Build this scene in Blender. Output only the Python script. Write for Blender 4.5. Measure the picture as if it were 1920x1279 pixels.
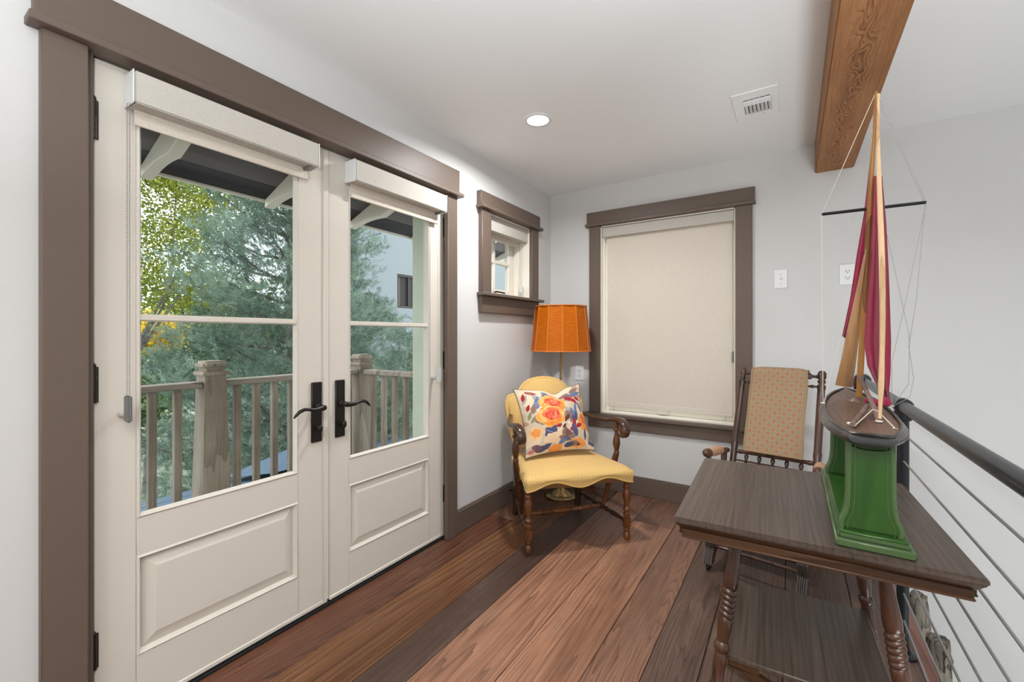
import bpy, bmesh, math, random
import numpy as np
from mathutils import Vector, Matrix
R = math.radians
PI = math.pi
rnd = random.Random(7)
C = bpy.context.scene.collection
for o in list(bpy.data.objects):
    bpy.data.objects.remove(o)
SC = bpy.context.scene

# ------------------------------------------------------------------ camera, sky, lights, exposure
CAMH = 1.22
cam = bpy.data.cameras.new('camera')
cam.sensor_width = 36.0
cam.lens = 815 / 1920 * 36.0
cam.shift_y = -10.5 / 1920
cam.clip_start = 0.02
cam.clip_end = 300
co = bpy.data.objects.new('camera', cam)
C.objects.link(co)
co.location = (0, 0, CAMH)
co.rotation_euler = (R(90), 0, math.atan(526 / 815))
SC.camera = co

SC.view_settings.view_transform = 'Standard'
SC.view_settings.look = 'None'
SC.view_settings.gamma = 1.0
SC.view_settings.use_curve_mapping = False
SC.view_settings.exposure = 0.0

wd = bpy.data.worlds.new('sky')
SC.world = wd
wd.use_nodes = True
bg = wd.node_tree.nodes['Background']
bg.inputs[0].default_value = (0.87, 0.94, 1.0, 1)
bg.inputs[1].default_value = 3.2


def area(name, loc, rot, size, power, color=(1, 1, 1), shape='DISK', size_y=None, spread=180):
    l = bpy.data.lights.new(name, 'AREA')
    l.shape = shape
    l.size = size
    if size_y:
        l.size_y = size_y
    l.energy = power
    l.color = color
    l.spread = R(spread)
    o = bpy.data.objects.new(name, l)
    C.objects.link(o)
    o.location = loc
    o.rotation_euler = [R(a) for a in rot]
    return o


WARM = (0.98, 0.99, 1.0)
# recessed ceiling lamps: the one in the picture and the rest of the row behind the camera
area('recessed_lamp', (-1.19, 2.11, 2.405), (0, 0, 0), 0.12, 22, WARM, spread=165)
area('recessed_lamp', (-0.1, -0.2, 2.405), (0, 0, 0), 0.12, 8, WARM)
area('recessed_lamp', (-0.2, -1.4, 2.405), (0, 0, 0), 0.12, 17, WARM)
# unseen soft fill panel added behind the camera, and lamps of the storey below shining up the stair void
area('fill_panel', (0.5, -2.6, 1.35), (97, 0, 0), 3.2, 22, (0.92, 0.97, 1.0), 'RECTANGLE', 1.9)
area('lower_storey_light', (1.9, 0.6, -1.9), (180, 0, 0), 1.6, 66, (0.92, 0.97, 1.0), 'RECTANGLE', 1.6)
# photographer's flash bounced off the ceiling behind the camera
area('bounce_flash', (0.4, -0.6, 1.3), (180, 0, 0), 0.7, 128, (0.88, 0.955, 1.0), spread=165)


# ------------------------------------------------------------------ helpers: colour and nodes
def lin(r, g, b):
    f = lambda c: ((c / 255 + 0.055) / 1.055) ** 2.4 if c > 10.3 else c / 255 / 12.92
    return (f(r), f(g), f(b), 1.0)


class NT:
    def __init__(s, name):
        s.m = bpy.data.materials.new(name)
        s.m.use_nodes = True
        s.t = s.m.node_tree
        s.b = s.t.nodes['Principled BSDF']
        s.tc = None

    def n(s, typ, **kw):
        x = s.t.nodes.new(typ)
        for k, v in kw.items():
            setattr(x, k, v)
        return x

    def put(s, sock, v):
        if isinstance(v, bpy.types.NodeSocket):
            s.t.links.new(v, sock)
        elif v is not None:
            if isinstance(v, (tuple, list)) and sock.type == 'RGBA' and len(v) == 3:
                v = (*v, 1)
            sock.default_value = v

    def mth(s, op, a, b=None, c=None):
        x = s.n('ShaderNodeMath', operation=op)
        s.put(x.inputs[0], a)
        if b is not None:
            s.put(x.inputs[1], b)
        if c is not None:
            s.put(x.inputs[2], c)
        return x.outputs[0]

    def obj(s):
        if not s.tc:
            s.tc = s.n('ShaderNodeTexCoord')
        return s.tc.outputs['Object']

    def sep(s, v=None):
        x = s.n('ShaderNodeSeparateXYZ')
        s.put(x.inputs[0], v if v is not None else s.obj())
        return x.outputs

    def comb(s, a, b, c):
        x = s.n('ShaderNodeCombineXYZ')
        for i, v in enumerate((a, b, c)):
            s.put(x.inputs[i], v)
        return x.outputs[0]

    def scale(s, v, sc):
        x = s.n('ShaderNodeVectorMath', operation='MULTIPLY')
        s.put(x.inputs[0], v)
        x.inputs[1].default_value = sc
        return x.outputs[0]

    def vadd(s, v, w):
        x = s.n('ShaderNodeVectorMath', operation='ADD')
        s.put(x.inputs[0], v)
        s.put(x.inputs[1], w)
        return x.outputs[0]

    def noise(s, v, scale=5, detail=4, rough=0.5, dist=0):
        x = s.n('ShaderNodeTexNoise')
        s.put(x.inputs['Vector'], v)
        x.inputs['Scale'].default_value = scale
        x.inputs['Detail'].default_value = detail
        x.inputs['Roughness'].default_value = rough
        x.inputs['Distortion'].default_value = dist
        return x.outputs[0]

    def ramp(s, f, stops, interp='LINEAR'):
        x = s.n('ShaderNodeValToRGB')
        x.color_ramp.interpolation = interp
        e = x.color_ramp.elements
        while len(e) < len(stops):
            e.new(0.5)
        for i, (p, c) in enumerate(stops):
            e[i].position = p
            e[i].color = c if len(c) == 4 else (*c, 1)
        s.put(x.inputs[0], f)
        return x.outputs[0]

    def mix(s, f, a, b, mode='MIX'):
        x = s.n('ShaderNodeMix', data_type='RGBA', blend_type=mode)
        s.put(x.inputs[0], f)
        s.put(x.inputs[6], a)
        s.put(x.inputs[7], b)
        return x.outputs[2]

    def rand(s):
        return s.n('ShaderNodeObjectInfo').outputs['Random']

    def bump(s, h, strength=0.2, dist=0.01):
        x = s.n('ShaderNodeBump')
        x.inputs['Strength'].default_value = strength
        x.inputs['Distance'].default_value = dist
        s.put(x.inputs['Height'], h)
        s.put(s.b.inputs['Normal'], x.outputs[0])

    def fin(s, col=None, rough=0.5, metal=0.0, spec=0.5, coat=0.0, coat_rough=0.1, trans=0.0, ior=1.45, sheen=0.0):
        b = s.b
        s.put(b.inputs['Base Color'], col)
        s.put(b.inputs['Roughness'], rough)
        b.inputs['Metallic'].default_value = metal
        b.inputs['Specular IOR Level'].default_value = spec
        b.inputs['Coat Weight'].default_value = coat
        b.inputs['Coat Roughness'].default_value = coat_rough
        b.inputs['Transmission Weight'].default_value = trans
        b.inputs['IOR'].default_value = ior
        b.inputs['Sheen Weight'].default_value = sheen
        return s.m


def paint(name, col, rough=0.5, var=0.03, bump=0.03, scale=60, spec=0.5, metal=0.0, coat=0.0):
    t = NT(name)
    nz = t.noise(t.obj(), scale, 4, 0.6)
    big = t.noise(t.obj(), 2.5, 2, 0.5)
    k = t.mth('ADD', t.mth('MULTIPLY', nz, var), t.mth('MULTIPLY', big, var))
    k = t.mth('ADD', k, 1.0 - var)
    col3 = t.mix(1.0, (*col[:3], 1), t.comb(k, k, k), 'MULTIPLY')
    t.bump(nz, bump, 0.004)
    return t.fin(col3, rough, metal, spec, coat)


def wood(name, dark, light, along='Y', rough=0.4, ring=10.0, width=5.0, stretch=0.13, fine=0.5, bump=0.12,
         coat=0.0, tint=None, tint_amt=0.0, knots=0.0, spec=0.4, wear=0.0, lin_=3.0, rc=0.62):
    """contour-line wood: rings from stretched noise plus fine streaks running along one axis"""
    t = NT(name)
    o = t.sep()
    i = 'XYZ'.index(along)
    others = [o[j] for j in range(3) if j != i]
    r = t.mth('MULTIPLY', t.rand(), 37.0)
    a = t.mth('ADD', o[i], r)
    v = t.comb(t.mth('MULTIPLY', a, stretch * 6), t.mth('MULTIPLY', others[0], 6), t.mth('ADD', t.mth('MULTIPLY', others[1], 6), r))
    n1 = t.noise(v, width / 5, 3, 0.45, 0.35)
    ph = t.mth('ADD', t.mth('MULTIPLY', n1, ring), t.mth('MULTIPLY', others[0], lin_))
    rg = t.mth('FRACT', ph)
    # saw-tooth with a soft back: late wood lines
    rg = t.mth('POWER', rg, 2.2)
    vf = t.comb(t.mth('MULTIPLY', a, 3.0), t.mth('MULTIPLY', others[0], 160), t.mth('MULTIPLY', others[1], 160))
    fn = t.noise(vf, 1.0, 3, 0.6)
    bl = t.noise(v, 0.35, 2, 0.5)
    f = t.mth('ADD', t.mth('MULTIPLY', rg, rc), t.mth('MULTIPLY', t.mth('SUBTRACT', fn, 0.5), fine * 1.6))
    f = t.mth('ADD', f, t.mth('MULTIPLY', t.mth('SUBTRACT', bl, 0.5), 1.2))
    f = t.mth('ADD', f, 0.22)
    col = t.ramp(f, [(0.0, light), (1.0, dark)])
    if tint is not None:
        tn = t.noise(t.comb(t.mth('MULTIPLY', a, 1.4), t.mth('MULTIPLY', others[0], 5), r), 1.0, 4, 0.6)
        tf = t.ramp(tn, [(0.42, (0, 0, 0)), (0.72, (tint_amt,) * 3)])
        col = t.mix(tf, col, tint)
    if wear:
        wn = t.noise(t.comb(t.mth('MULTIPLY', a, 2.2), t.mth('MULTIPLY', others[0], 9), r), 1.0, 6, 0.7)
        wf = t.ramp(wn, [(0.55, (0, 0, 0)), (0.8, (wear,) * 3)])
        col = t.mix(wf, col, (0.33, 0.235, 0.18, 1))
    t.bump(f, bump, 0.003)
    rr = t.mth('ADD', t.mth('MULTIPLY', fn, 0.2), rough - 0.1)
    return t.fin(col, rr, 0, spec, coat, 0.15)


# ------------------------------------------------------------------ helpers: geometry
WM = {}


def mat_of(o):
    return WM.get(o.name, Matrix.Identity(4)) if o else Matrix.Identity(4)


class MB:
    def __init__(s):
        s.bm = bmesh.new()

    def box(s, x0, x1, y0, y1, z0, z1, bev=0.0, seg=1, M=None):
        b = bmesh.new()
        bmesh.ops.create_cube(b, size=1.0)
        sx, sy, sz = abs(x1 - x0), abs(y1 - y0), abs(z1 - z0)
        for v in b.verts:
            v.co = Vector((v.co.x * sx + (x0 + x1) / 2, v.co.y * sy + (y0 + y1) / 2, v.co.z * sz + (z0 + z1) / 2))
        if bev > 0:
            bmesh.ops.bevel(b, geom=b.edges[:], offset=min(bev, min(sx, sy, sz) * 0.45), segments=seg, affect='EDGES')
        return s.merge(b, M)

    def merge(s, b, M=None):
        if M is not None:
            b.transform(M)
        me = bpy.data.meshes.new('tmp')
        b.to_mesh(me)
        b.free()
        s.bm.from_mesh(me)
        bpy.data.meshes.remove(me)
        return s

    def prism(s, poly, axis, a0, a1, bev=0.0, seg=2, M=None, sel='all'):
        """poly: 2d outline in the two other axes (in xyz order), extruded along axis from a0 to a1"""
        b = bmesh.new()
        i = 'XYZ'.index(axis)

        def P(p, a):
            q = list(p)
            q.insert(i, a)
            return Vector(q)
        n = len(poly)
        lo = [b.verts.new(P(p, a0)) for p in poly]
        hi = [b.verts.new(P(p, a1)) for p in poly]
        f0 = b.faces.new(lo)
        f1 = b.faces.new(hi[::-1])
        for k in range(n):
            b.faces.new((lo[k], hi[k], hi[(k + 1) % n], lo[(k + 1) % n]))
        bmesh.ops.recalc_face_normals(b, faces=b.faces[:])
        if bev > 0:
            ed = set(f0.edges[:]) | set(f1.edges[:])
            bmesh.ops.bevel(b, geom=list(ed), offset=bev, segments=seg, affect='EDGES', clamp_overlap=True)
        return s.merge(b, M)

    def lathe(s, p0, p1, prof, n=14, cap=True):
        """prof: list of (t along p0->p1 in metres or 0..1 fraction, radius)"""
        p0, p1 = Vector(p0), Vector(p1)
        d = p1 - p0
        L = d.length
        q = d.to_track_quat('Z', 'Y')
        rings = []
        for t, r in prof:
            c = p0 + d * t
            rings.append([s.bm.verts.new(c + q @ Vector((r * math.cos(2 * PI * k / n), r * math.sin(2 * PI * k / n), 0))) for k in range(n)])
        for a, b in zip(rings, rings[1:]):
            for k in range(n):
                s.bm.faces.new((a[k], a[(k + 1) % n], b[(k + 1) % n], b[k]))
        if cap:
            s.bm.faces.new(rings[0][::-1])
            s.bm.faces.new(rings[-1])
        return s

    def tube(s, pts, r, n=8, cap=True, flat=1.0):
        pts = [Vector(p) for p in pts]
        rr = r if isinstance(r, (list, tuple)) else [r] * len(pts)
        rings = []
        up = None
        for i, p in enumerate(pts):
            t = (pts[min(i + 1, len(pts) - 1)] - pts[max(i - 1, 0)]).normalized()
            if up is None:
                up = t.orthogonal().normalized()
            up = (up - t * up.dot(t))
            if up.length < 1e-6:
                up = t.orthogonal()
            up.normalize()
            sd = t.cross(up)
            rings.append([s.bm.verts.new(p + up * (rr[i] * math.cos(2 * PI * k / n)) + sd * (rr[i] * flat * math.sin(2 * PI * k / n))) for k in range(n)])
        for a, b in zip(rings, rings[1:]):
            for k in range(n):
                s.bm.faces.new((a[k], a[(k + 1) % n], b[(k + 1) % n], b[k]))
        if cap:
            s.bm.faces.new(rings[0][::-1])
            s.bm.faces.new(rings[-1])
        return s

    def grid(s, P):
        """P: 2d list of points"""
        V = [[s.bm.verts.new(Vector(p)) for p in row] for row in P]
        for a, b in zip(V, V[1:]):
            for k in range(len(a) - 1):
                s.bm.faces.new((a[k], a[k + 1], b[k + 1], b[k]))
        return V

    def ball(s, c, r, n=10, sc=(1, 1, 1)):
        b = bmesh.new()
        bmesh.ops.create_uvsphere(b, u_segments=n, v_segments=max(6, n * 2 // 3), radius=r)
        M = Matrix.Translation(Vector(c)) @ Matrix.Diagonal((*sc, 1))
        return s.merge(b, M)

    def build(s, name, mat, parent=None, world=True, smooth=40, loc=None):
        me = bpy.data.meshes.new(name)
        bmesh.ops.recalc_face_normals(s.bm, faces=s.bm.faces[:])
        M = mat_of(parent)
        if world and parent is not None:
            s.bm.transform(M.inverted())
        if loc is not None:
            s.bm.transform(Matrix.Translation(-Vector(loc)))
        s.bm.to_mesh(me)
        s.bm.free()
        if smooth:
            for p in me.polygons:
                p.use_smooth = True
            me.set_sharp_from_angle(angle=R(smooth))
        me.materials.append(mat)
        return link(name, me, parent, loc)


def link(name, me, parent=None, loc=None):
    o = bpy.data.objects.new(name, me)
    C.objects.link(o)
    if parent is not None:
        o.parent = parent
        WM[o.name] = mat_of(parent)
    if loc is not None:
        o.location = loc
        if parent is None:
            WM[o.name] = Matrix.Translation(Vector(loc))
    return o


def thing(name, label, cat, loc=(0, 0, 0), rz=0.0, group=None):
    o = bpy.data.objects.new(name, None)
    C.objects.link(o)
    o.empty_display_size = 0.1
    o.location = loc
    o.rotation_euler = (0, 0, rz)
    WM[o.name] = Matrix.Translation(Vector(loc)) @ Matrix.Rotation(rz, 4, 'Z')
    return tag(o, label, cat, group)


def tag(o, label=None, cat=None, group=None, kind=None):
    if label:
        o['label'] = label
    if cat:
        o['category'] = cat
    if group:
        o['group'] = group
    if kind:
        o['kind'] = kind
    return o


def struct(name, label, cat, loc=(0, 0, 0)):
    o = thing(name, label, cat, loc)
    o['kind'] = 'structure'
    return o


def box(name, mat, parent, x0, x1, y0, y1, z0, z1, bev=0.002, seg=1):
    return MB().box(x0, x1, y0, y1, z0, z1, bev, seg).build(name, mat, parent)


def dup(o, parent, offset):
    c = o.copy()
    C.objects.link(c)
    c.parent = parent
    c.location = Vector(o.location) + Vector(offset)
    WM[c.name] = mat_of(parent)
    return c


# ------------------------------------------------------------------ materials
m_wall = paint('wall paint', (0.645, 0.635, 0.62), 0.75, 0.02, 0.05, 90, 0.25)
m_ceil = paint('ceiling paint', (0.85, 0.855, 0.85), 0.85, 0.015, 0.04, 90, 0.2)
m_trim = paint('brown trim paint', (0.132, 0.095, 0.073), 0.47, 0.10, 0.05, 40, 0.5)
m_door = paint('cream door paint', (0.66, 0.61, 0.535), 0.35, 0.02, 0.03, 50, 0.4)
m_sash = paint('cream window paint', (0.80, 0.745, 0.655), 0.4, 0.02, 0.03, 50, 0.4)
m_white = paint('white plastic', (0.78, 0.78, 0.77), 0.35, 0.01, 0.0, 50)
m_hole = paint('dark slot', (0.006, 0.006, 0.006), 0.8, 0.0, 0.0)
m_bronze = paint('oil rubbed bronze', (0.020, 0.015, 0.012), 0.38, 0.15, 0.05, 60, 0.6, 0.4)
m_black = paint('black painted steel', (0.016, 0.018, 0.020), 0.28, 0.1, 0.02, 60, 0.5, 0.2)
m_steel = paint('cable steel', (0.26, 0.26, 0.255), 0.4, 0.1, 0.05, 300, 0.5, 0.3)
m_grey = paint('grey plastic', (0.17, 0.17, 0.165), 0.4, 0.02, 0.0)
m_clear = paint('pale clear plastic', (0.55, 0.54, 0.50), 0.15, 0.05, 0.0)
m_brass = paint('aged brass', (0.42, 0.31, 0.15), 0.22, 0.12, 0.02, 40, 0.5, 1.0)

t = NT('woven shade fabric')
o_ = t.sep()
w1 = t.noise(t.comb(t.mth('MULTIPLY', o_[0], 60), t.mth('MULTIPLY', o_[1], 60), t.mth('MULTIPLY', o_[2], 900)), 1, 2)
w2 = t.noise(t.comb(t.mth('MULTIPLY', o_[0], 900), t.mth('MULTIPLY', o_[1], 900), t.mth('MULTIPLY', o_[2], 60)), 1, 2)
wv = t.mth('ADD', w1, w2)
t.bump(wv, 0.15, 0.002)
m_shade = t.fin(t.ramp(wv, [(0.7, (0.60, 0.535, 0.45)), (1.3, (0.72, 0.65, 0.56))]), 0.85, 0, 0.1)

t = NT('pale woven valance')
o_ = t.sep()
w1 = t.noise(t.comb(t.mth('MULTIPLY', o_[0], 60), t.mth('MULTIPLY', o_[1], 60), t.mth('MULTIPLY', o_[2], 900)), 1, 2)
w2 = t.noise(t.comb(t.mth('MULTIPLY', o_[0], 900), t.mth('MULTIPLY', o_[1], 900), t.mth('MULTIPLY', o_[2], 60)), 1, 2)
wv = t.mth('ADD', w1, w2)
t.bump(wv, 0.15, 0.002)
m_val = t.fin(t.ramp(wv, [(0.7, (0.46, 0.43, 0.385)), (1.3, (0.56, 0.525, 0.47))]), 0.8, 0, 0.1)

# window glass: clear pane with fresnel reflection
m_glass = bpy.data.materials.new('window glass')
m_glass.use_nodes = True
g = m_glass.node_tree
g.nodes.clear()
go = g.nodes.new('ShaderNodeOutputMaterial')
gm = g.nodes.new('ShaderNodeMixShader')
gt = g.nodes.new('ShaderNodeBsdfTransparent')
gt.inputs[0].default_value = (0.965, 0.985, 0.98, 1)
gg = g.nodes.new('ShaderNodeBsdfGlossy')
gg.inputs['Roughness'].default_value = 0.02
gf = g.nodes.new('ShaderNodeFresnel')
gf.inputs[0].default_value = 1.35
gb = g.nodes.new('ShaderNodeNewGeometry')
gk = g.nodes.new('ShaderNodeMath')           # the inner face of the thin pane must not mirror again
gk.operation = 'SUBTRACT'
gk.use_clamp = True
g.links.new(gf.outputs[0], gk.inputs[0])
g.links.new(gb.outputs['Backfacing'], gk.inputs[1])
g.links.new(gk.outputs[0], gm.inputs[0])
g.links.new(gt.outputs[0], gm.inputs[1])
g.links.new(gg.outputs[0], gm.inputs[2])
g.links.new(gm.outputs[0], go.inputs[0])

# floor boards: one wood per tone
PL = {
    'red': wood('floor board dark red', (0.042, 0.016, 0.009), (0.195, 0.078, 0.043), 'Y', 0.36, 16, 5, 0.07, 0.85, 0.14, tint=(0.07, 0.028, 0.014, 1), tint_amt=0.5, wear=0.25, lin_=45, rc=0.5),
    'amber': wood('floor board amber', (0.055, 0.020, 0.008), (0.255, 0.112, 0.046), 'Y', 0.36, 16, 4, 0.06, 0.85, 0.14, tint=(0.09, 0.034, 0.012, 1), tint_amt=0.5, wear=0.3, lin_=50, rc=0.5),
    'dark': wood('floor board near black', (0.026, 0.015, 0.011), (0.084, 0.048, 0.034), 'Y', 0.36, 10, 4, 0.12, 0.6, 0.14, tint=(0.045, 0.022, 0.016, 1), tint_amt=0.5, wear=0.25, lin_=30, rc=0.4),
    'rose': wood('floor board rosy', (0.100, 0.045, 0.027), (0.43, 0.215, 0.128), 'Y', 0.36, 24, 4, 0.07, 0.85, 0.14, tint=(0.14, 0.060, 0.034, 1), tint_amt=0.72, wear=0.4, lin_=48, rc=0.55),
    'brown': wood('floor board brown', (0.065, 0.030, 0.019), (0.270, 0.135, 0.085), 'Y', 0.36, 24, 5, 0.07, 0.85, 0.14, tint=(0.085, 0.045, 0.032, 1), tint_amt=0.6, wear=0.4, lin_=48, rc=0.55),
    'ash': wood('floor board greyed', (0.036, 0.021, 0.015), (0.155, 0.090, 0.064), 'Y', 0.45, 22, 5, 0.07, 0.85, 0.14, tint=(0.055, 0.034, 0.026, 1), tint_amt=0.6, wear=0.4, lin_=48, rc=0.55),
}
m_nosing = wood('red nosing wood', (0.11, 0.040, 0.028), (0.23, 0.095, 0.068), 'Y', 0.35, 4, 4, 0.1, 0.25, 0.05)
t = NT('old fir beam')
o_ = t.sep()
wob_ = t.noise(t.comb(t.mth('MULTIPLY', o_[1], 2.6), 0.0, 0.0), 1.0, 3, 0.55)
dxc = t.mth('SUBTRACT', t.mth('SUBTRACT', o_[0], 0.205), t.mth('MULTIPLY', t.mth('SUBTRACT', wob_, 0.5), 0.10))
nk = t.noise(t.comb(t.mth('MULTIPLY', o_[0], 11), t.mth('MULTIPLY', o_[1], 4.2), t.mth('MULTIPLY', o_[2], 11)), 1.0, 2, 0.5)
ph_ = t.mth('ADD', t.mth('MULTIPLY', t.mth('ABSOLUTE', dxc), 75.0), t.mth('MULTIPLY', nk, 13.0))
rg_ = t.mth('POWER', t.mth('FRACT', ph_), 2.5)
msk = t.ramp(t.mth('ABSOLUTE', dxc), [(0.012, (1, 1, 1)), (0.055, (0.12, 0.12, 0.12))])
fn_ = t.noise(t.comb(t.mth('MULTIPLY', o_[1], 5), t.mth('MULTIPLY', o_[0], 150), t.mth('MULTIPLY', o_[2], 150)), 1, 3, 0.6)
bl_ = t.noise(t.comb(t.mth('MULTIPLY', o_[1], 1.6), t.mth('MULTIPLY', o_[0], 9), t.mth('MULTIPLY', o_[2], 9)), 1, 3, 0.6)
f_ = t.mth('ADD', t.mth('MULTIPLY', rg_, t.mth('MULTIPLY', msk, 0.75)), t.mth('MULTIPLY', t.mth('SUBTRACT', fn_, 0.5), 0.8))
f_ = t.mth('ADD', t.mth('ADD', f_, 0.18), t.mth('MULTIPLY', t.mth('SUBTRACT', bl_, 0.5), 0.9))
saw = t.noise(t.comb(t.mth('MULTIPLY', o_[1], 90), t.mth('MULTIPLY', o_[0], 3), t.mth('MULTIPLY', o_[2], 3)), 1, 2)
t.bump(t.mth('ADD', f_, t.mth('MULTIPLY', saw, 0.4)), 0.25, 0.003)
m_beam = t.fin(t.ramp(f_, [(0.0, (0.39, 0.185, 0.078)), (0.45, (0.25, 0.105, 0.038)), (1.0, (0.060, 0.022, 0.009))]), 0.62, 0, 0.3)
m_oak = wood('dark oak top', (0.030, 0.019, 0.013), (0.096, 0.067, 0.050), 'Y', 0.36, 8, 4, 0.06, 0.9, 0.10, spec=0.5, lin_=55, rc=0.35)
m_oakside = wood('dark oak edge', (0.016, 0.007, 0.004), (0.078, 0.033, 0.013), 'X', 0.4, 5, 4, 0.06, 0.9, 0.10)
m_turn = wood('turned brown wood', (0.030, 0.012, 0.007), (0.120, 0.050, 0.025), 'Z', 0.24, 5, 4, 0.15, 0.4, 0.04, spec=0.6)
m_chairwood = wood('chair mahogany', (0.028, 0.009, 0.004), (0.175, 0.058, 0.016), 'Z', 0.24, 5, 4, 0.2, 0.3, 0.04, spec=0.6)
m_armwood = wood('chair arm wood', (0.022, 0.010, 0.007), (0.080, 0.036, 0.022), 'Y', 0.24, 5, 4, 0.2, 0.3, 0.04, spec=0.6)
m_rockwood = wood('rocker walnut', (0.022, 0.009, 0.006), (0.100, 0.045, 0.028), 'Z', 0.24, 5, 4, 0.2, 0.3, 0.04, spec=0.6)
m_weather = wood('weathered cedar', (0.120, 0.092, 0.070), (0.44, 0.365, 0.285), 'Z', 0.85, 6, 4, 0.12, 0.8, 0.4, tint=(0.17, 0.115, 0.075, 1), tint_amt=0.7, lin_=50, rc=0.4)
m_weatherrail = wood('weathered rail', (0.12, 0.095, 0.08), (0.42, 0.35, 0.29), 'Y', 0.85, 6, 4, 0.15, 0.7, 0.4)
m_log = wood('old grey log', (0.030, 0.025, 0.020), (0.30, 0.265, 0.21), 'Z', 0.9, 7, 9, 0.35, 1.0, 0.6)

# yellow upholstery with staggered small dots
def dotted(name, plane):
    t = NT(name)
    o = t.sep()
    u = o[0]
    v = t.mth('SUBTRACT', o[1], o[2]) if plane == 'seat' else o[2]
    a = t.mth('MULTIPLY', u, 44.0)
    b = t.mth('MULTIPLY', v, 72.0)
    row = t.mth('FLOOR', b)
    a = t.mth('ADD', a, t.mth('MULTIPLY', row, 0.5))
    fa = t.mth('ABSOLUTE', t.mth('SUBTRACT', t.mth('FRACT', a), 0.5))
    fb = t.mth('ABSOLUTE', t.mth('SUBTRACT', t.mth('FRACT', b), 0.5))
    d = t.mth('ADD', fa, t.mth('MULTIPLY', fb, 0.62))
    k = t.mth('LESS_THAN', d, 0.125)
    nz = t.noise(t.obj(), 500, 2)
    base = t.mix(nz, (0.63, 0.40, 0.135, 1), (0.72, 0.48, 0.185, 1))
    col = t.mix(k, base, (0.43, 0.225, 0.06, 1))
    t.bump(t.mth('ADD', nz, t.mth('MULTIPLY', k, 0.4)), 0.08, 0.002)
    return t.fin(col, 0.8, 0, 0.2, sheen=0.1)


m_seat = dotted('yellow dotted seat fabric', 'seat')
m_back = dotted('yellow dotted back fabric', 'back')
m_welt = paint('yellow welting', (0.74, 0.47, 0.15), 0.7)

t = NT('lattice tapestry')
o_ = t.sep()
a_ = t.mth('MULTIPLY', o_[0], 21.5)
b_ = t.mth('MULTIPLY', o_[2], 22.5)
p_ = t.mth('ADD', a_, b_)
q_ = t.mth('SUBTRACT', a_, b_)
fp = t.mth('ABSOLUTE', t.mth('SUBTRACT', t.mth('FRACT', p_), 0.5))
fq = t.mth('ABSOLUTE', t.mth('SUBTRACT', t.mth('FRACT', q_), 0.5))
mx = t.mth('MAXIMUM', fp, fq)
mn = t.mth('MINIMUM', fp, fq)
nz = t.noise(t.obj(), 700, 2)
base = t.mix(nz, (0.275, 0.205, 0.125, 1), (0.36, 0.27, 0.17, 1))
col = t.mix(t.mth('LESS_THAN', mn, 0.022), base, (0.52, 0.28, 0.17, 1))
col = t.mix(t.mth('LESS_THAN', mx, 0.165), col, (0.40, 0.075, 0.030, 1))
col = t.mix(t.mth('LESS_THAN', mx, 0.06), col, (0.60, 0.45, 0.28, 1))
t.bump(nz, 0.2, 0.002)
m_tap = t.fin(col, 0.85, 0, 0.15)
m_tapedge = paint('tan gimp braid', (0.34, 0.22, 0.12), 0.8, 0.2, 0.3, 300)
m_armpad = paint('tan arm pad fabric', (0.50, 0.29, 0.17), 0.8, 0.2, 0.2, 300)

# orange pleated silk
t = NT('orange silk shade')
o_ = t.sep()
nz = t.noise(t.comb(t.mth('MULTIPLY', o_[0], 20), t.mth('MULTIPLY', o_[1], 20), t.mth('MULTIPLY', o_[2], 140)), 1, 3)
t.bump(nz, 0.35, 0.004)
m_orange = t.fin(t.ramp(nz, [(0.3, (0.40, 0.088, 0.002)), (0.75, (0.53, 0.132, 0.003))]), 0.5, 0, 0.2)
m_orangerib = paint('orange binding', (0.66, 0.19, 0.025), 0.6)

t = NT('green enamel')
o_ = t.sep()
nz = t.noise(t.comb(t.mth('MULTIPLY', o_[0], 40), t.mth('MULTIPLY', o_[1], 40), t.mth('MULTIPLY', o_[2], 6)), 1, 4)
t.bump(nz, 0.05, 0.003)
m_green = t.fin(t.ramp(nz, [(0.3, (0.014, 0.058, 0.004)), (0.75, (0.028, 0.088, 0.008))]), 0.3, 0, 0.6)
m_greenedge = paint('pale green enamel', (0.060, 0.105, 0.036), 0.25, 0.15, 0.05, 30, 0.6)

t = NT('black varnished hull')
nz = t.noise(t.scale(t.obj(), (1, 1, 3)), 40, 6, 0.7)
t.bump(nz, 0.3, 0.003)
m_hull = t.fin(t.ramp(nz, [(0.42, (0.012, 0.011, 0.010)), (0.66, (0.050, 0.044, 0.038)), (0.8, (0.12, 0.11, 0.095))]), 0.32, 0, 0.6, coat=0.3)
m_deck = wood('boat deck wood', (0.060, 0.030, 0.019), (0.165, 0.095, 0.065), 'Y', 0.42, 4, 4, 0.1, 0.5, 0.1)
m_mast = wood('varnished mast', (0.10, 0.035, 0.006), (0.34, 0.145, 0.028), 'Z', 0.25, 4, 4, 0.1, 0.5, 0.03)
m_spar = wood('raw pale spar', (0.40, 0.23, 0.11), (0.66, 0.45, 0.26), 'Z', 0.6, 4, 4, 0.1, 0.5, 0.05)
m_stick = wood('grey stick', (0.06, 0.035, 0.028), (0.20, 0.13, 0.11), 'Z', 0.5, 4, 4, 0.1, 0.5, 0.03)
m_string = paint('cotton string', (0.62, 0.56, 0.47), 0.8)
m_wire = paint('grey wire', (0.28, 0.28, 0.27), 0.5)


def cloth(name, c0, c1):
    t = NT(name)
    nz = t.noise(t.scale(t.obj(), (30, 30, 5)), 1, 4)
    t.bump(t.noise(t.obj(), 600, 2), 0.1, 0.001)
    return t.fin(t.ramp(nz, [(0.3, c0), (0.7, c1)]), 0.75, 0, 0.2, sheen=0.2)


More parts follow.
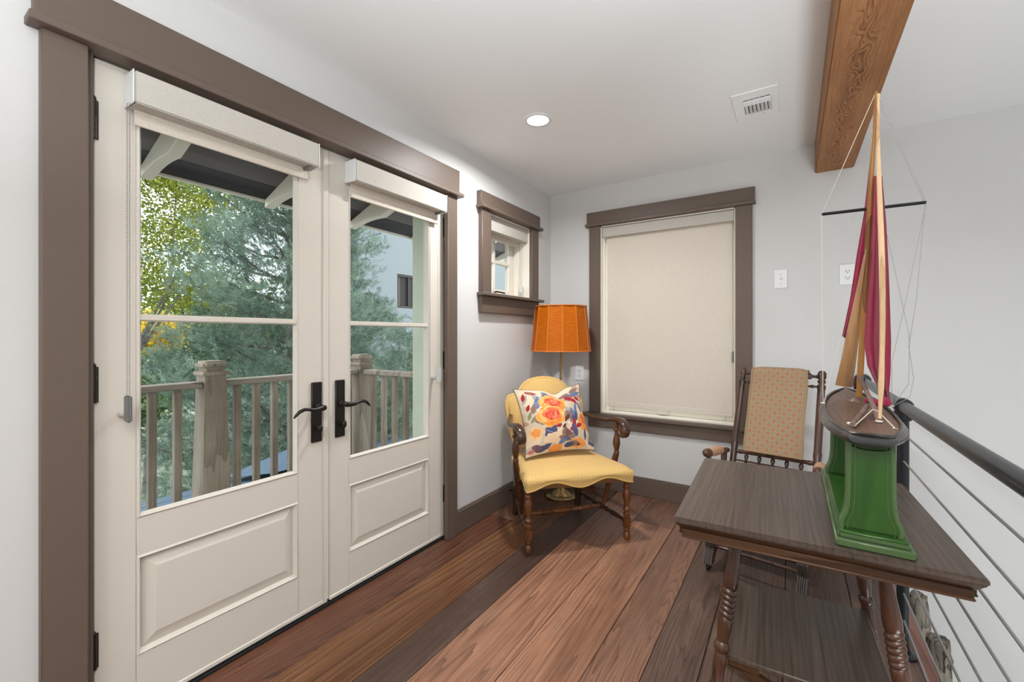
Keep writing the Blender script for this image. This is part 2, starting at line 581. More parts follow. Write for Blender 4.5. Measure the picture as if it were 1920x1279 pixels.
m_maroon = cloth('maroon sailcloth', (0.19, 0.008, 0.028), (0.30, 0.020, 0.058))
m_tan = cloth('tan sailcloth', (0.27, 0.13, 0.05), (0.40, 0.21, 0.09))

m_emit = bpy.data.materials.new('lit diffuser')
m_emit.use_nodes = True
m_emit.node_tree.nodes['Principled BSDF'].inputs['Emission Color'].default_value = (1, 0.98, 0.94, 1)
m_emit.node_tree.nodes['Principled BSDF'].inputs['Emission Strength'].default_value = 4.0

# ------------------------------------------------------------------ room shell
WX, BY, CZ = -1.75, 3.325, 2.42          # left wall face, back wall face, ceiling
DX = -1.768                              # door face
OUT = -1.95                              # outside face of left wall
YF = -3.0
DY0, DY1 = 0.414, 1.982                  # door opening
DTOP = 2.062
SY0, SY1, SZ0, SZ1 = 2.398, 2.962, 1.505, 2.06     # small window opening
BX0, BX1, BZ0, BZ1 = -1.295, -0.325, 0.60, 2.095   # big window opening

flo = struct('floor', 'wide reclaimed plank floor in mixed red and brown boards', 'floor')
planks = [
    (-1.80, -1.557, [YF, 0.15, 2.42, BY], ['red', 'red', 'brown']),
    (-1.557, -1.308, [YF, 0.4, 2.62, BY], ['amber', 'amber', 'red']),
    (-1.308, -1.147, [YF, 0.2, BY], ['dark', 'dark']),
    (-1.147, -0.883, [YF, 0.9, 2.37, BY], ['rose', 'rose', 'brown']),
    (-0.883, -0.634, [YF, 0.6, 2.85, BY], ['rose', 'rose', 'brown']),
    (-0.634, -0.455, [YF, 1.1, BY], ['brown', 'brown']),
    (-0.455, -0.283, [YF, 0.3, BY], ['ash', 'ash']),
    (-0.283, -0.030, [YF, 1.0, BY], ['rose', 'ash']),
    (-0.030, 0.224, [YF, 0.5, BY], ['brown', 'ash']),
    (0.224, 0.398, [YF, 1.3, BY], ['ash', 'ash']),
]
for x0, x1, ys, cs in planks:
    for y0, y1, c in zip(ys, ys[1:], cs):
        h = rnd.uniform(-0.0015, 0.0)
        box('floor_plank', PL[c], flo, x0 + 0.0012, x1 - 0.0012, y0 + 0.0012, y1 - 0.0012, -0.022, h, 0.0018)
box('floor_nosing', m_nosing, flo, 0.399, 0.445, YF, BY, -0.20, 0.004, 0.004)
box('subfloor', m_hole, flo, -1.95, 0.398, YF, BY, -0.20, -0.0225, 0)
m_low = paint('lower floor boards', (0.16, 0.10, 0.07), 0.5, 0.2)
lf = tag(box('floor_lower', m_low, None, -1.95, 3.2, YF, BY + 0.2, -2.85, -2.75, 0), 'brown floor of the storey below the stair void', 'floor', kind='structure')

cl = tag(box('ceiling', m_ceil, None, -2.0, 3.3, YF - 0.1, BY + 0.2, CZ, CZ + 0.1, 0), 'plain pale grey ceiling over the landing and the void', 'ceiling', kind='structure')


def wall_with_holes(name, mat, axis, a0, a1, u0, u1, z0, z1, holes, label):
    """slab between a0..a1 on one axis, u on the other, with rectangular holes (u0,u1,z0,z1)"""
    b = MB()
    us = sorted({u0, u1, *[h[0] for h in holes], *[h[1] for h in holes]})
    zs = sorted({z0, z1, *[h[2] for h in holes], *[h[3] for h in holes]})
    for p, q in zip(us, us[1:]):
        for r, s in zip(zs, zs[1:]):
            cu, cz = (p + q) / 2, (r + s) / 2
            if any(h[0] < cu < h[1] and h[2] < cz < h[3] for h in holes):
                continue
            if axis == 'X':
                b.box(a0, a1, p, q, r, s)
            else:
                b.box(p, q, a0, a1, r, s)
    bmesh.ops.remove_doubles(b.bm, verts=b.bm.verts[:], dist=1e-5)
    # drop the inner faces shared by neighbouring cells
    seen = {}
    for f in b.bm.faces:
        key = tuple(round(c, 4) for c in f.calc_center_median())
        seen.setdefault(key, []).append(f)
    bmesh.ops.delete(b.bm, geom=[f for v in seen.values() if len(v) > 1 for f in v], context='FACES')
    o = b.build(name, mat, None, smooth=0)
    return tag(o, label, 'wall', kind='structure')


wall_with_holes('wall_left', m_wall, 'X', OUT, WX, YF, BY + 0.2, -0.2, CZ,
                [(DY0 - 0.02, DY1 + 0.02, -0.2, DTOP + 0.02), (SY0, SY1, SZ0, SZ1)], 'pale grey wall holding the double doors and the small window')
wall_with_holes('wall_back', m_wall, 'Y', BY, BY + 0.2, -1.75, 3.2, -2.75, CZ,
                [(BX0, BX1, BZ0, BZ1)], 'pale grey end wall with the shaded window, running on beyond the railing')
tag(box('wall_right', m_wall, None, 3.2, 3.3, YF, BY + 0.2, -2.75, CZ, 0), 'pale wall on the far side of the stair void', 'wall', kind='structure')
tag(box('wall_front', m_wall, None, -1.95, 3.3, YF - 0.1, YF, -2.75, CZ, 0), 'pale wall behind the viewer', 'wall', kind='structure')
tag(box('wall_lower', m_wall, None, 0.30, 0.40, YF, BY, -2.75, -0.20, 0), 'wall below the landing edge in the stair void', 'wall', kind='structure')

bb = struct('baseboard_left', 'brown baseboard between the doors and the corner', 'baseboard')
box('board', m_trim, bb, WX, WX + 0.020, 2.05, BY - 0.02, 0.0, 0.132, 0.002)
box('cap', m_trim, bb, WX, WX + 0.012, 2.05, BY - 0.013, 0.132, 0.140, 0.002)
bb = struct('baseboard_back', 'brown baseboard under the shaded window', 'baseboard')
box('board', m_trim, bb, WX + 0.001, 0.445, BY - 0.020, BY, 0.0, 0.132, 0.002)
box('cap', m_trim, bb, WX + 0.001, 0.445, BY - 0.012, BY, 0.132, 0.140, 0.002)
bb = struct('baseboard_near', 'brown baseboard left of the double doors', 'baseboard')
box('board', m_trim, bb, WX, WX + 0.020, YF, 0.297, 0.0, 0.132, 0.002)

# door casing
cf = WX + 0.032
tr = struct('trim_1', 'brown craftsman casing around the double doors', 'trim')
box('side_casing', m_trim, tr, WX, cf, 0.299, 0.395, 0, 2.062, 0.003)
box('side_casing', m_trim, tr, WX, cf, 1.962, 2.050, 0, 2.062, 0.003)
box('head_casing', m_trim, tr, WX, cf + 0.004, 0.285, 2.066, 2.085, 2.228, 0.003)
box('ledge', m_trim, tr, WX, cf + 0.030, 0.272, 2.080, 2.062, 2.085, 0.003)
box('jamb', m_trim, tr, DX - 0.004, WX, 0.397, DY0 - 0.002, 0, 2.062, 0.001)
box('jamb', m_trim, tr, DX - 0.004, WX, DY1 + 0.003, 1.999, 0, 2.062, 0.001)
box('head_jamb', m_trim, tr, DX - 0.004, WX, 0.397, 1.999, 2.062, 2.08, 0.001)
m_mint = paint('pale sage exterior trim', (0.50, 0.52, 0.40), 0.5)
box('exterior_jamb', m_mint, tr, OUT - 0.03, DX - 0.05, 1.93, 2.0, 0, 2.08, 0.002)
box('exterior_jamb', m_mint, tr, OUT - 0.03, DX - 0.05, 0.395, 0.45, 0, 2.08, 0.002)
box('shaded_gap_sill', m_hole, tr, OUT - 0.03, DX + 0.01, 0.397, 1.999, 0.0, 0.010, 0.002)  # near-black colour stands for the shade in the gap under the doors


# ------------------------------------------------------------------ double doors
def frustum(b, x0, x1, y0, y1, z0, z1, inset):
    """raised field: rectangle y,z at x0, smaller rectangle at x1"""
    A = [(x0, y0, z0), (x0, y1, z0), (x0, y1, z1), (x0, y0, z1)]
    B = [(x1, y0 + inset, z0 + inset), (x1, y1 - inset, z0 + inset), (x1, y1 - inset, z1 - inset), (x1, y0 + inset, z1 - inset)]
    va = [b.bm.verts.new(p) for p in A]
    vb = [b.bm.verts.new(p) for p in B]
    for k in range(4):
        b.bm.faces.new((va[k], va[(k + 1) % 4], vb[(k + 1) % 4], vb[k]))
    b.bm.faces.new(vb)


def bead(b, x0, x1, y0, y1, z0, z1, w):
    """sloped moulding frame running inside a rectangular hole"""
    for (a, c) in (((y0, z0), (y1, z0)), ((y1, z0), (y1, z1)), ((y1, z1), (y0, z1)), ((y0, z1), (y0, z0))):
        pass
    o = [(y0, z0), (y1, z0), (y1, z1), (y0, z1)]
    i = [(y0 + w, z0 + w), (y1 - w, z0 + w), (y1 - w, z1 - w), (y0 + w, z1 - w)]
    h = [(y0 + w * 0.45, z0 + w * 0.45), (y1 - w * 0.45, z0 + w * 0.45), (y1 - w * 0.45, z1 - w * 0.45), (y0 + w * 0.45, z1 - w * 0.45)]
    L0 = [b.bm.verts.new((x1 - 0.001, *p)) for p in o]
    L1 = [b.bm.verts.new((x1 + 0.004, *p)) for p in h]
    L2 = [b.bm.verts.new((x0, *p)) for p in i]
    for A, B in ((L0, L1), (L1, L2)):
        for k in range(4):
            b.bm.faces.new((A[k], A[(k + 1) % 4], B[(k + 1) % 4], B[k]))


def door(name, label, y0, y1, gy0, gy1, hinge_y, plate_y, sgn):
    d = struct(name, label, 'door', (DX - 0.022, (y0 + y1) / 2, 0))
    B = DX - 0.045
    gz0, gz1 = 0.630, 1.930
    pz0, pz1 = 0.188, 0.512
    bt = 0.022
    for s0, s1 in ((y0, gy0), (gy1, y1)):
        box('stile', m_door, d, B, DX, s0, s1, bt, 2.058, 0.0015)
    box('bottom_rail', m_door, d, B, DX, gy0 + 0.0003, gy1 - 0.0003, bt, pz0, 0.0008)
    box('lock_rail', m_door, d, B, DX, gy0 + 0.0003, gy1 - 0.0003, pz1, gz0, 0.0008)
    box('top_rail', m_door, d, B, DX, gy0 + 0.0003, gy1 - 0.0003, gz1, 2.058, 0.0008)
    b = MB()
    b.box(B + 0.008, DX - 0.017, gy0, gy1, pz0, pz1)
    frustum(b, DX - 0.0165, DX - 0.004, gy0 + 0.018, gy1 - 0.018, pz0 + 0.018, pz1 - 0.018, 0.036)
    bead(b, DX - 0.016, DX, gy0, gy1, pz0, pz1, 0.016)
    b.build('raised_panel', m_door, d, smooth=0)
    b = MB()
    bead(b, DX - 0.014, DX, gy0, gy1, gz0, gz1, 0.016)
    b.build('glazing_bead', m_door, d, smooth=0)
    box('glass_pane', m_glass, d, DX - 0.024, DX - 0.020, gy0 + 0.001, gy1 - 0.001, gz0 + 0.001, gz1 - 0.001, 0)
    b = MB().box(DX - 0.016, DX + 0.001, gy0 + 0.004, gy1 - 0.004, 1.266, 1.289, 0.004, 2)
    b.box(DX - 0.045, DX - 0.028, gy0 + 0.004, gy1 - 0.004, 1.266, 1.289, 0.003, 1)
    b.build('muntin', m_door, d)
    box('sweep', m_door, d, DX - 0.03, DX + 0.004, y0 + 0.002, y1 - 0.002, 0.016, 0.034, 0.003)
    # handle plate with lever and thumb turn
    hp = box('handle_plate', m_bronze, d, DX, DX + 0.009, plate_y - 0.0255, plate_y + 0.0255, 0.750, 1.014, 0.003)
    b = MB()
    zl = 0.905
    b.lathe((DX + 0.008, plate_y, zl), (DX + 0.055, plate_y, zl), [(0, 0.015), (0.25, 0.013), (0.3, 0.009), (0.75, 0.009), (0.8, 0.013), (1.05, 0.013), (1.15, 0.008)], 12)
    e = sgn
    pts = [(DX + 0.050, plate_y - e * 0.012, zl), (DX + 0.053, plate_y + e * 0.012, zl - 0.002), (DX + 0.055, plate_y + e * 0.04, zl - 0.004), (DX + 0.056, plate_y + e * 0.065, zl + 0.002),
           (DX + 0.056, plate_y + e * 0.088, zl + 0.005), (DX + 0.055, plate_y + e * 0.108, zl - 0.002), (DX + 0.053, plate_y + e * 0.124, zl - 0.016), (DX + 0.052, plate_y + e * 0.132, zl - 0.026)]
    b.tube(pts, [0.011, 0.013, 0.0095, 0.0075, 0.0075, 0.0075, 0.006, 0.003], 10)
    b.build('lever', m_bronze, hp)
    b = MB().lathe((DX + 0.008, plate_y, 0.812), (DX + 0.03, plate_y, 0.812), [(0, 0.012), (0.6, 0.011), (0.65, 0.007), (1, 0.007)], 12)
    b.ball((DX + 0.036, plate_y + e * 0.002, 0.812), 0.014, 10, (0.5, 0.8, 1.25))
    b.build('thumb_turn', m_bronze, hp)
    for z0, z1 in ((1.812, 1.928), (1.017, 1.125), (0.216, 0.320)):
        b = MB()
        n = 5
        for k in range(n):
            za, zb = z0 + (z1 - z0) * k / n, z0 + (z1 - z0) * (k + 1) / n - 0.001
            b.lathe((DX + 0.008, hinge_y, za), (DX + 0.008, hinge_y, zb), [(0, 0.0075), (1, 0.0075)], 10)
        b.lathe((DX + 0.008, hinge_y, z1), (DX + 0.008, hinge_y, z1 + 0.012), [(0, 0.005), (0.5, 0.006), (1, 0.002)], 8)
        b.box(DX + 0.0, DX + 0.003, hinge_y - 0.012, hinge_y + 0.012, z0, z1)
        b.build('hinge', m_bronze, d)
    return d


d1 = door('door_1', 'left leaf of the cream double doors, lever handle pointing left', 0.4165, 1.2005, 0.518, 1.062, 0.415, 1.143, -1)
box('astragal', m_door, d1, DX - 0.001, DX + 0.006, 1.176, 1.2035, 0.03, 2.055, 0.002)
d2 = door('door_2', 'right leaf of the cream double doors, lever handle pointing right', 1.2065, 1.979, 1.311, 1.853, 1.985, 1.261, 1)


# ------------------------------------------------------------------ roller shades
def chain(b, x, y, z0, z1, r=0.0021, step=0.0062, n=5):
    z = z0
    while z < z1:
        bb_ = bmesh.new()
        bmesh.ops.create_icosphere(bb_, subdivisions=1, radius=r)
        b.merge(bb_, Matrix.Translation((x, y, z)))
        z += step


def door_shade(label, y0, y1, chain_y, zval0, fz, left):
    s = thing('roller_shade', label, 'shade', (DX, (y0 + y1) / 2, 2.04), 0, 'roller shades rolled up on the double doors')
    x1 = DX + 0.078
    v = box('valance', m_val, s, DX + 0.002, x1, y0 + 0.004, y1 - 0.004, zval0, 2.034, 0.004, 2)
    for yy in (y0, y1 - 0.004):
        box('end_cap', m_white, s, DX + 0.001, x1 + 0.001, yy, yy + 0.004, zval0 - 0.002, 2.036, 0.002)
    MB().lathe((DX + 0.036, y0 + 0.01, 1.985), (DX + 0.036, y1 - 0.01, 1.985), [(0, 0.024), (1, 0.024)], 14).build('roller_tube', m_shade, s)
    box('shade_fabric', m_shade, s, DX + 0.0175, DX + 0.019, y0 + 0.02, y1 - 0.02, fz, 1.99, 0)
    box('bottom_bar', m_shade, s, DX + 0.013, DX + 0.024, y0 + 0.02, y1 - 0.02, fz - 0.014, fz + 0.012, 0.003)
    b = MB()
    for dx in (0.044, 0.058):
        chain(b, DX + dx, chain_y + (0 if dx < 0.05 else 0.002), 1.035, zval0 + 0.005)
    b.build('bead_chain', m_steel, s, smooth=60)
    tz = MB().box(DX + 0.030, DX + 0.068, chain_y - 0.005, chain_y + 0.007, 0.952, 1.035, 0.004, 2).build('chain_tensioner', m_grey if left else m_clear, s)
    MB().lathe((DX, chain_y, 0.975), (DX + 0.03, chain_y, 0.975), [(0, 0.012), (0.2, 0.013), (0.8, 0.009), (1, 0.008)], 10).build('clear_bracket', m_clear, s)
    b = MB()
    b.lathe((DX + 0.012, y1 - 0.035, zval0 - 0.004), (DX + 0.066, y1 - 0.035, zval0 - 0.004), [(0, 0.008), (1, 0.008)], 8)
    b.build('roller_bracket', m_grey, s)
    return s


door_shade('rolled-up cream roller shade with grey chain holder on the left door leaf', 0.487, 1.112, 0.4825, 1.935, 1.90, True)
door_shade('rolled-up cream roller shade with pale chain holder on the right door leaf', 1.288, 1.924, 1.880, 1.935, 1.885, False)

# ------------------------------------------------------------------ small window on the left wall
tr = struct('trim_2', 'brown casing and sill around the small window', 'trim')
c2 = WX + 0.034
box('side_casing', m_trim, tr, WX, c2, 2.300, SY0 + 0.006, SZ0, 2.062, 0.003)
box('side_casing', m_trim, tr, WX, c2, SY1 - 0.006, 3.055, SZ0, 2.062, 0.003)
box('head_casing', m_trim, tr, WX, c2 + 0.004, 2.280, 3.075, 2.084, 2.176, 0.003)
box('ledge', m_trim, tr, WX, c2 + 0.026, 2.272, 3.090, 2.062, 2.084, 0.003)
box('sill', m_trim, tr, WX, c2 + 0.034, 2.280, 3.090, 1.484, SZ0, 0.003)
box('apron', m_trim, tr, WX, c2, 2.296, 3.06, 1.372, 1.484, 0.003)

w1 = struct('window_1', 'small cream casement window beside the lamp', 'window', (-1.85, 2.68, SZ0))
jx0, jx1 = -1.915, WX + 0.006
box('jamb_liner', m_sash, w1, jx0, jx1, SY0, SY0 + 0.010, SZ0, SZ1, 0.001)
box('jamb_liner', m_sash, w1, jx0, jx1, SY1 - 0.010, SY1, SZ0, SZ1, 0.001)
box('head_liner', m_sash, w1, jx0, jx1, SY0, SY1, SZ1 - 0.010, SZ1, 0.001)
box('sill_liner', m_sash, w1, jx0, jx1, SY0, SY1, SZ0, SZ0 + 0.012, 0.001)
# stepped stop on the far jamb
box('stop', m_sash, w1, -1.885, -1.835, SY1 - 0.026, SY1 - 0.010, SZ0 + 0.012, SZ1 - 0.01, 0.003)
box('stop', m_sash, w1, -1.885, -1.835, SY0 + 0.010, SY0 + 0.026, SZ0 + 0.012, SZ1 - 0.01, 0.003)
sx0, sx1 = -1.925, -1.885
gy0, gy1, gz0, gz1 = SY0 + 0.085, SY1 - 0.085, SZ0 + 0.066, SZ1 - 0.075
box('sash_stile', m_sash, w1, sx0, sx1, SY0 + 0.010, gy0, SZ0 + 0.012, SZ1 - 0.01, 0.003)
box('sash_stile', m_sash, w1, sx0, sx1, gy1, SY1 - 0.010, SZ0 + 0.012, SZ1 - 0.01, 0.003)
box('sash_rail', m_sash, w1, sx0, sx1, gy0, gy1, SZ0 + 0.012, gz0, 0.003)
box('sash_rail', m_sash, w1, sx0, sx1, gy0, gy1, gz1, SZ1 - 0.01, 0.003)
zm = 1.775
box('muntin', m_sash, w1, sx0 + 0.01, sx1, gy0, gy1, zm - 0.012, zm + 0.012, 0.003)
box('muntin', m_sash, w1, sx0 + 0.01, sx1, (gy0 + gy1) / 2 - 0.01, (gy0 + gy1) / 2 + 0.01, zm + 0.012, gz1, 0.003)
box('muntin', m_sash, w1, sx0 + 0.01, sx1, (gy0 + gy1) / 2 - 0.01, (gy0 + gy1) / 2 + 0.01, gz0, zm - 0.012, 0.003)
box('glass_pane', m_glass, w1, -1.908, -1.905, gy0, gy1, gz0, gz1, 0)
b = MB().box(-1.884, -1.862, 2.60, 2.66, SZ0 + 0.012, SZ0 + 0.026, 0.004, 2)
b.tube([(-1.873, 2.63, SZ0 + 0.024), (-1.85, 2.65, SZ0 + 0.040), (-1.84, 2.70, SZ0 + 0.038), (-1.838, 2.745, SZ0 + 0.034)], [0.008, 0.007, 0.006, 0.007], 8)
b.build('crank_handle', m_bronze, w1)

s = thing('roller_shade', 'small cream roller shade rolled up inside the small window', 'shade', (-1.80, 2.68, SZ1 - 0.02))
box('valance', m_val, s, -1.832, -1.755, SY0 + 0.012, SY1 - 0.012, 1.95, SZ1 - 0.012, 0.003)
box('shade_fabric', m_shade, s, -1.818, -1.8165, SY0 + 0.026, SY1 - 0.07, 1.925, 1.99, 0)
box('bottom_bar', m_shade, s, -1.823, -1.812, SY0 + 0.026, SY1 - 0.07, 1.908, 1.928, 0.003)
b = MB()
for dx in (0.0, 0.014):
    chain(b, -1.802 + dx, SY1 - 0.045, 1.60, 1.95)
b.build('bead_chain', m_clear, s, smooth=60)
box('chain_tensioner', m_clear, s, -1.812, -1.778, SY1 - 0.052, SY1 - 0.036, 1.520, 1.600, 0.004, 2)
for zz in (1.535, 1.552):
    MB().ball((-1.795, SY1 - 0.052, zz), 0.004, 6).build('screw', m_bronze, s)

# ------------------------------------------------------------------ big window on the back wall
tr = struct('trim_3', 'brown casing and sill around the large shaded window', 'trim')
c3 = BY - 0.022
box('side_casing', m_trim, tr, -1.388, BX0 + 0.002, c3, BY, BZ0, 2.098, 0.003)
box('side_casing', m_trim, tr, BX1 - 0.002, -0.226, c3, BY, BZ0, 2.098, 0.003)
box('head_casing', m_trim, tr, -1.408, -0.210, c3 - 0.004, BY, 2.116, 2.212, 0.003)
box('ledge', m_trim, tr, -1.416, -0.206, c3 - 0.022, BY, 2.096, 2.118, 0.003)
box('sill', m_trim, tr, -1.412, -0.206, c3 - 0.030, BY, BZ0 - 0.024, BZ0, 0.003)
box('apron', m_trim, tr, -1.395, -0.222, c3, BY, BZ0 - 0.115, BZ0 - 0.024, 0.003)

w2 = struct('window_2', 'large cream window behind the lowered shade', 'window', (-0.81, BY + 0.08, BZ0))
box('jamb_liner', m_sash, w2, BX0, BX0 + 0.010, BY - 0.010, BY + 0.13, BZ0, BZ1, 0.001)
box('jamb_liner', m_sash, w2, BX1 - 0.010, BX1, BY - 0.010, BY + 0.13, BZ0, BZ1, 0.001)
box('head_liner', m_sash, w2, BX0, BX1, BY - 0.010, BY + 0.13, BZ1 - 0.010, BZ1, 0.001)
box('sill_liner', m_sash, w2, BX0, BX1, BY - 0.004, BY + 0.13, BZ0, BZ0 + 0.012, 0.001)
box('sash_stile', m_sash, w2, BX0 + 0.010, BX0 + 0.075, BY + 0.085, BY + 0.125, BZ0 + 0.012, BZ1 - 0.01, 0.003)
box('sash_stile', m_sash, w2, BX1 - 0.075, BX1 - 0.010, BY + 0.085, BY + 0.125, BZ0 + 0.012, BZ1 - 0.01, 0.003)
box('sash_rail', m_sash, w2, BX0 + 0.075, BX1 - 0.075, BY + 0.085, BY + 0.125, BZ0 + 0.012, BZ0 + 0.085, 0.003)
box('sash_rail', m_sash, w2, BX0 + 0.075, BX1 - 0.075, BY + 0.085, BY + 0.125, BZ1 - 0.085, BZ1 - 0.01, 0.003)
box('sash_lift', m_sash, w2, -0.86, -0.79, BY + 0.055, BY + 0.085, BZ0 + 0.020, BZ0 + 0.050, 0.004, 2)
box('glass_pane', m_glass, w2, BX0 + 0.075, BX1 - 0.075, BY + 0.102, BY + 0.106, BZ0 + 0.085, BZ1 - 0.085, 0)

s = thing('roller_shade', 'large beige roller shade lowered over the back wall window', 'shade', (-0.81, BY + 0.05, 2.05))
box('valance', m_val, s, BX0 + 0.012, BX1 - 0.012, BY - 0.004, BY + 0.07, 2.006, BZ1 - 0.014, 0.003)
box('shade_fabric', m_shade, s, BX0 + 0.040, BX1 - 0.026, BY + 0.034, BY + 0.0355, 0.690, 2.02, 0)
box('bottom_hem', m_shade, s, BX0 + 0.040, BX1 - 0.026, BY + 0.031, BY + 0.0385, 0.655, 0.692, 0.002)
MB().lathe((BX0 + 0.03, BY + 0.036, 2.048), (BX1 - 0.03, BY + 0.036, 2.048), [(0, 0.026), (1, 0.026)], 14).build('roller_tube', m_shade, s)
b = MB()
chain(b, BX1 - 0.018, BY + 0.012, 1.10, 2.01, step=0.008)
b.build('bead_chain', m_clear, s, smooth=60)
box('chain_tensioner', m_grey, s, BX1 - 0.026, BX1 - 0.010, BY + 0.002, BY + 0.022, 1.03, 1.11, 0.004, 2)

# ------------------------------------------------------------------ beam, ceiling fixtures, wall plates
bm_ = box('ceiling_beam', m_beam, None, 0.117, 0.312, YF, BY, 2.235, CZ, 0.006, 2)
tag(bm_, 'exposed old timber beam under the ceiling above the railing', 'beam', kind='structure')

L = thing('recessed_light', 'round lit recessed ceiling light near the small window', 'light', (-1.19, 2.11, CZ))
MB().lathe((-1.19, 2.11, CZ - 0.006), (-1.19, 2.11, CZ), [(0, 0.060), (0, 0.074), (0.4, 0.078), (1, 0.080)], 36, False).build('trim_ring', m_white, L)
MB().lathe((-1.19, 2.11, CZ - 0.004), (-1.19, 2.11, CZ - 0.001), [(0, 0.061), (1, 0.061)], 36).build('diffuser', m_emit, L)

V = thing('ceiling_vent', 'white ceiling air vent with angled vanes beside the beam', 'vent', (-0.16, 2.575, CZ))
vx0, vx1, vy0, vy1 = -0.262, -0.060, 2.425, 2.728
ix0, ix1, iy0, iy1 = -0.213, -0.092, 2.50, 2.665
b = MB()
b.box(vx0, vx1, vy0, iy0, CZ - 0.007, CZ, 0.002)
b.box(vx0, vx1, iy1, vy1, CZ - 0.007, CZ, 0.002)
b.box(vx0, ix0, iy0, iy1, CZ - 0.007, CZ, 0.002)
b.box(ix1, vx1, iy0, iy1, CZ - 0.007, CZ, 0.002)
b.build('face_plate', m_ceil, V)
box('backing', m_hole, V, ix0, ix1, iy0, iy1, CZ - 0.002, CZ - 0.0005, 0)
for k in range(7):
    x = ix0 + 0.010 + (ix1 - ix0 - 0.016) * k / 6
    MB().box(-0.0085, 0.0085, iy0 + 0.058, iy1 - 0.004, -0.0015, 0.0015, 0.0005, 1, Matrix.Translation((x, 0, CZ - 0.008)) @ Matrix.Rotation(R(35), 4, 'Y')).build('vane', m_white, V)
for k in range(3):
    y = iy0 + 0.016 + k * 0.017
    MB().box(ix0, ix1, -0.006, 0.006, -0.0012, 0.0012, 0.0005, 1, Matrix.Translation((0, y, CZ - 0.008)) @ Matrix.Rotation(R(-40), 4, 'X')).build('bar', m_white, V)
for k in range(6):
    x = ix0 + (ix1 - ix0) * (k + 0.0) / 5
    box('divider', m_white, V, x - 0.0015, x + 0.0015, iy0, iy0 + 0.016, CZ - 0.009, CZ - 0.001, 0)
b = MB()
b.ball((-0.13, iy1 + 0.022, CZ - 0.007), 0.003, 6)
b.build('lever', m_grey, V)


def outlet(label, x, z):
    o = thing('wall_outlet', label, 'outlet', (x, BY, z), 0, 'white duplex outlets on the back wall')
    box('cover_plate', m_white, o, x - 0.040, x + 0.040, BY - 0.006, BY, z - 0.062, z + 0.062, 0.003, 2)
    for dz in (0.020, -0.020):
        f = MB().box(x - 0.017, x + 0.017, BY - 0.008, BY - 0.005, z + dz - 0.0145, z + dz + 0.0145, 0.002, 2).build('receptacle', m_white, o)
        b = MB()
        b.box(x - 0.0085, x - 0.0060, BY - 0.0086, BY - 0.0078, z + dz - 0.003, z + dz + 0.006)
        b.box(x + 0.0060, x + 0.0085, BY - 0.0086, BY - 0.0078, z + dz - 0.003, z + dz + 0.006)
        b.box(x - 0.0025, x + 0.0025, BY - 0.0086, BY - 0.0078, z + dz - 0.0105, z + dz - 0.006)
        b.build('slot', m_hole, f)


outlet('white wall outlet low behind the lamp stem and chair', -1.478, 0.912)
outlet('white wall outlet high on the back wall beside the boat sails', 0.281, 1.590)
o = thing('light_switch', 'white toggle light switch on the back wall right of the window', 'switch', (-0.064, BY, 1.587))
box('cover_plate', m_white, o, -0.101, -0.028, BY - 0.006, BY, 1.527, 1.647, 0.003, 2)
MB().box(-0.069, -0.060, -0.006, 0.006, -0.004, 0.012, 0.002, 1, Matrix.Translation((0, BY - 0.009, 1.587)) @ Matrix.Rotation(R(25), 4, 'X')).build('toggle', m_white, o)
for dz in (-0.03, 0.03):
    MB().ball((-0.0645, BY - 0.0062, 1.587 + dz), 0.0025, 6).build('screw', m_grey, o)

ds = thing('door_stop', 'small dark door stop on the left baseboard behind the chair', 'door stop', (WX + 0.02, 2.66, 0.09))
MB().lathe((WX + 0.02, 2.66, 0.09), (WX + 0.075, 2.66, 0.09), [(0, 0.010), (0.1, 0.010), (0.12, 0.004), (0.8, 0.004), (0.82, 0.008), (1, 0.007)], 10).build('spring_rod', m_bronze, ds)

# ------------------------------------------------------------------ cable railing
RX = 0.355
rl = thing('cable_railing', 'black pipe railing with steel cables along the landing edge', 'railing', (RX, 2.21, 0))
for k, py in enumerate((2.21, 0.35, -1.6)):
    MB().lathe((RX, py, 0.006), (RX, py, 0.945), [(0, 0.019), (1, 0.019)], 18).build('post', m_black, rl)
    MB().lathe((RX, py, 0.0), (RX, py, 0.012), [(0, 0.044), (0.6, 0.044), (0.9, 0.036), (1.0, 0.024), (2.2, 0.022)], 20).build('base_flange', m_black, rl)
    b = MB().lathe((RX, py - 0.030, 0.950), (RX, py + 0.030, 0.950), [(0, 0.026), (0.1, 0.030), (0.9, 0.030), (1, 0.026)], 16)
    b.lathe((RX, py, 0.895), (RX, py, 0.93), [(0, 0.024), (0.1, 0.027), (1, 0.027)], 16)
    b.ball((RX - 0.027, py, 0.905), 0.005, 8)
    b.build('pipe_fitting', m_black, rl)
MB().lathe((RX, YF, 0.950), (RX, BY, 0.950), [(0, 0.021), (1, 0.021)], 16).build('handrail', m_black, rl)
MB().lathe((RX, BY - 0.02, 0.950), (RX, BY, 0.950), [(0, 0.035), (0.7, 0.04), (1, 0.04)], 16).build('wall_flange', m_black, rl)
for z in (0.845, 0.742, 0.646, 0.546, 0.445, 0.345, 0.240, 0.138):
    MB().lathe((RX, YF, z), (RX, BY, z), [(0, 0.0034), (1, 0.0034)], 7, False).build('cable', m_steel, rl)

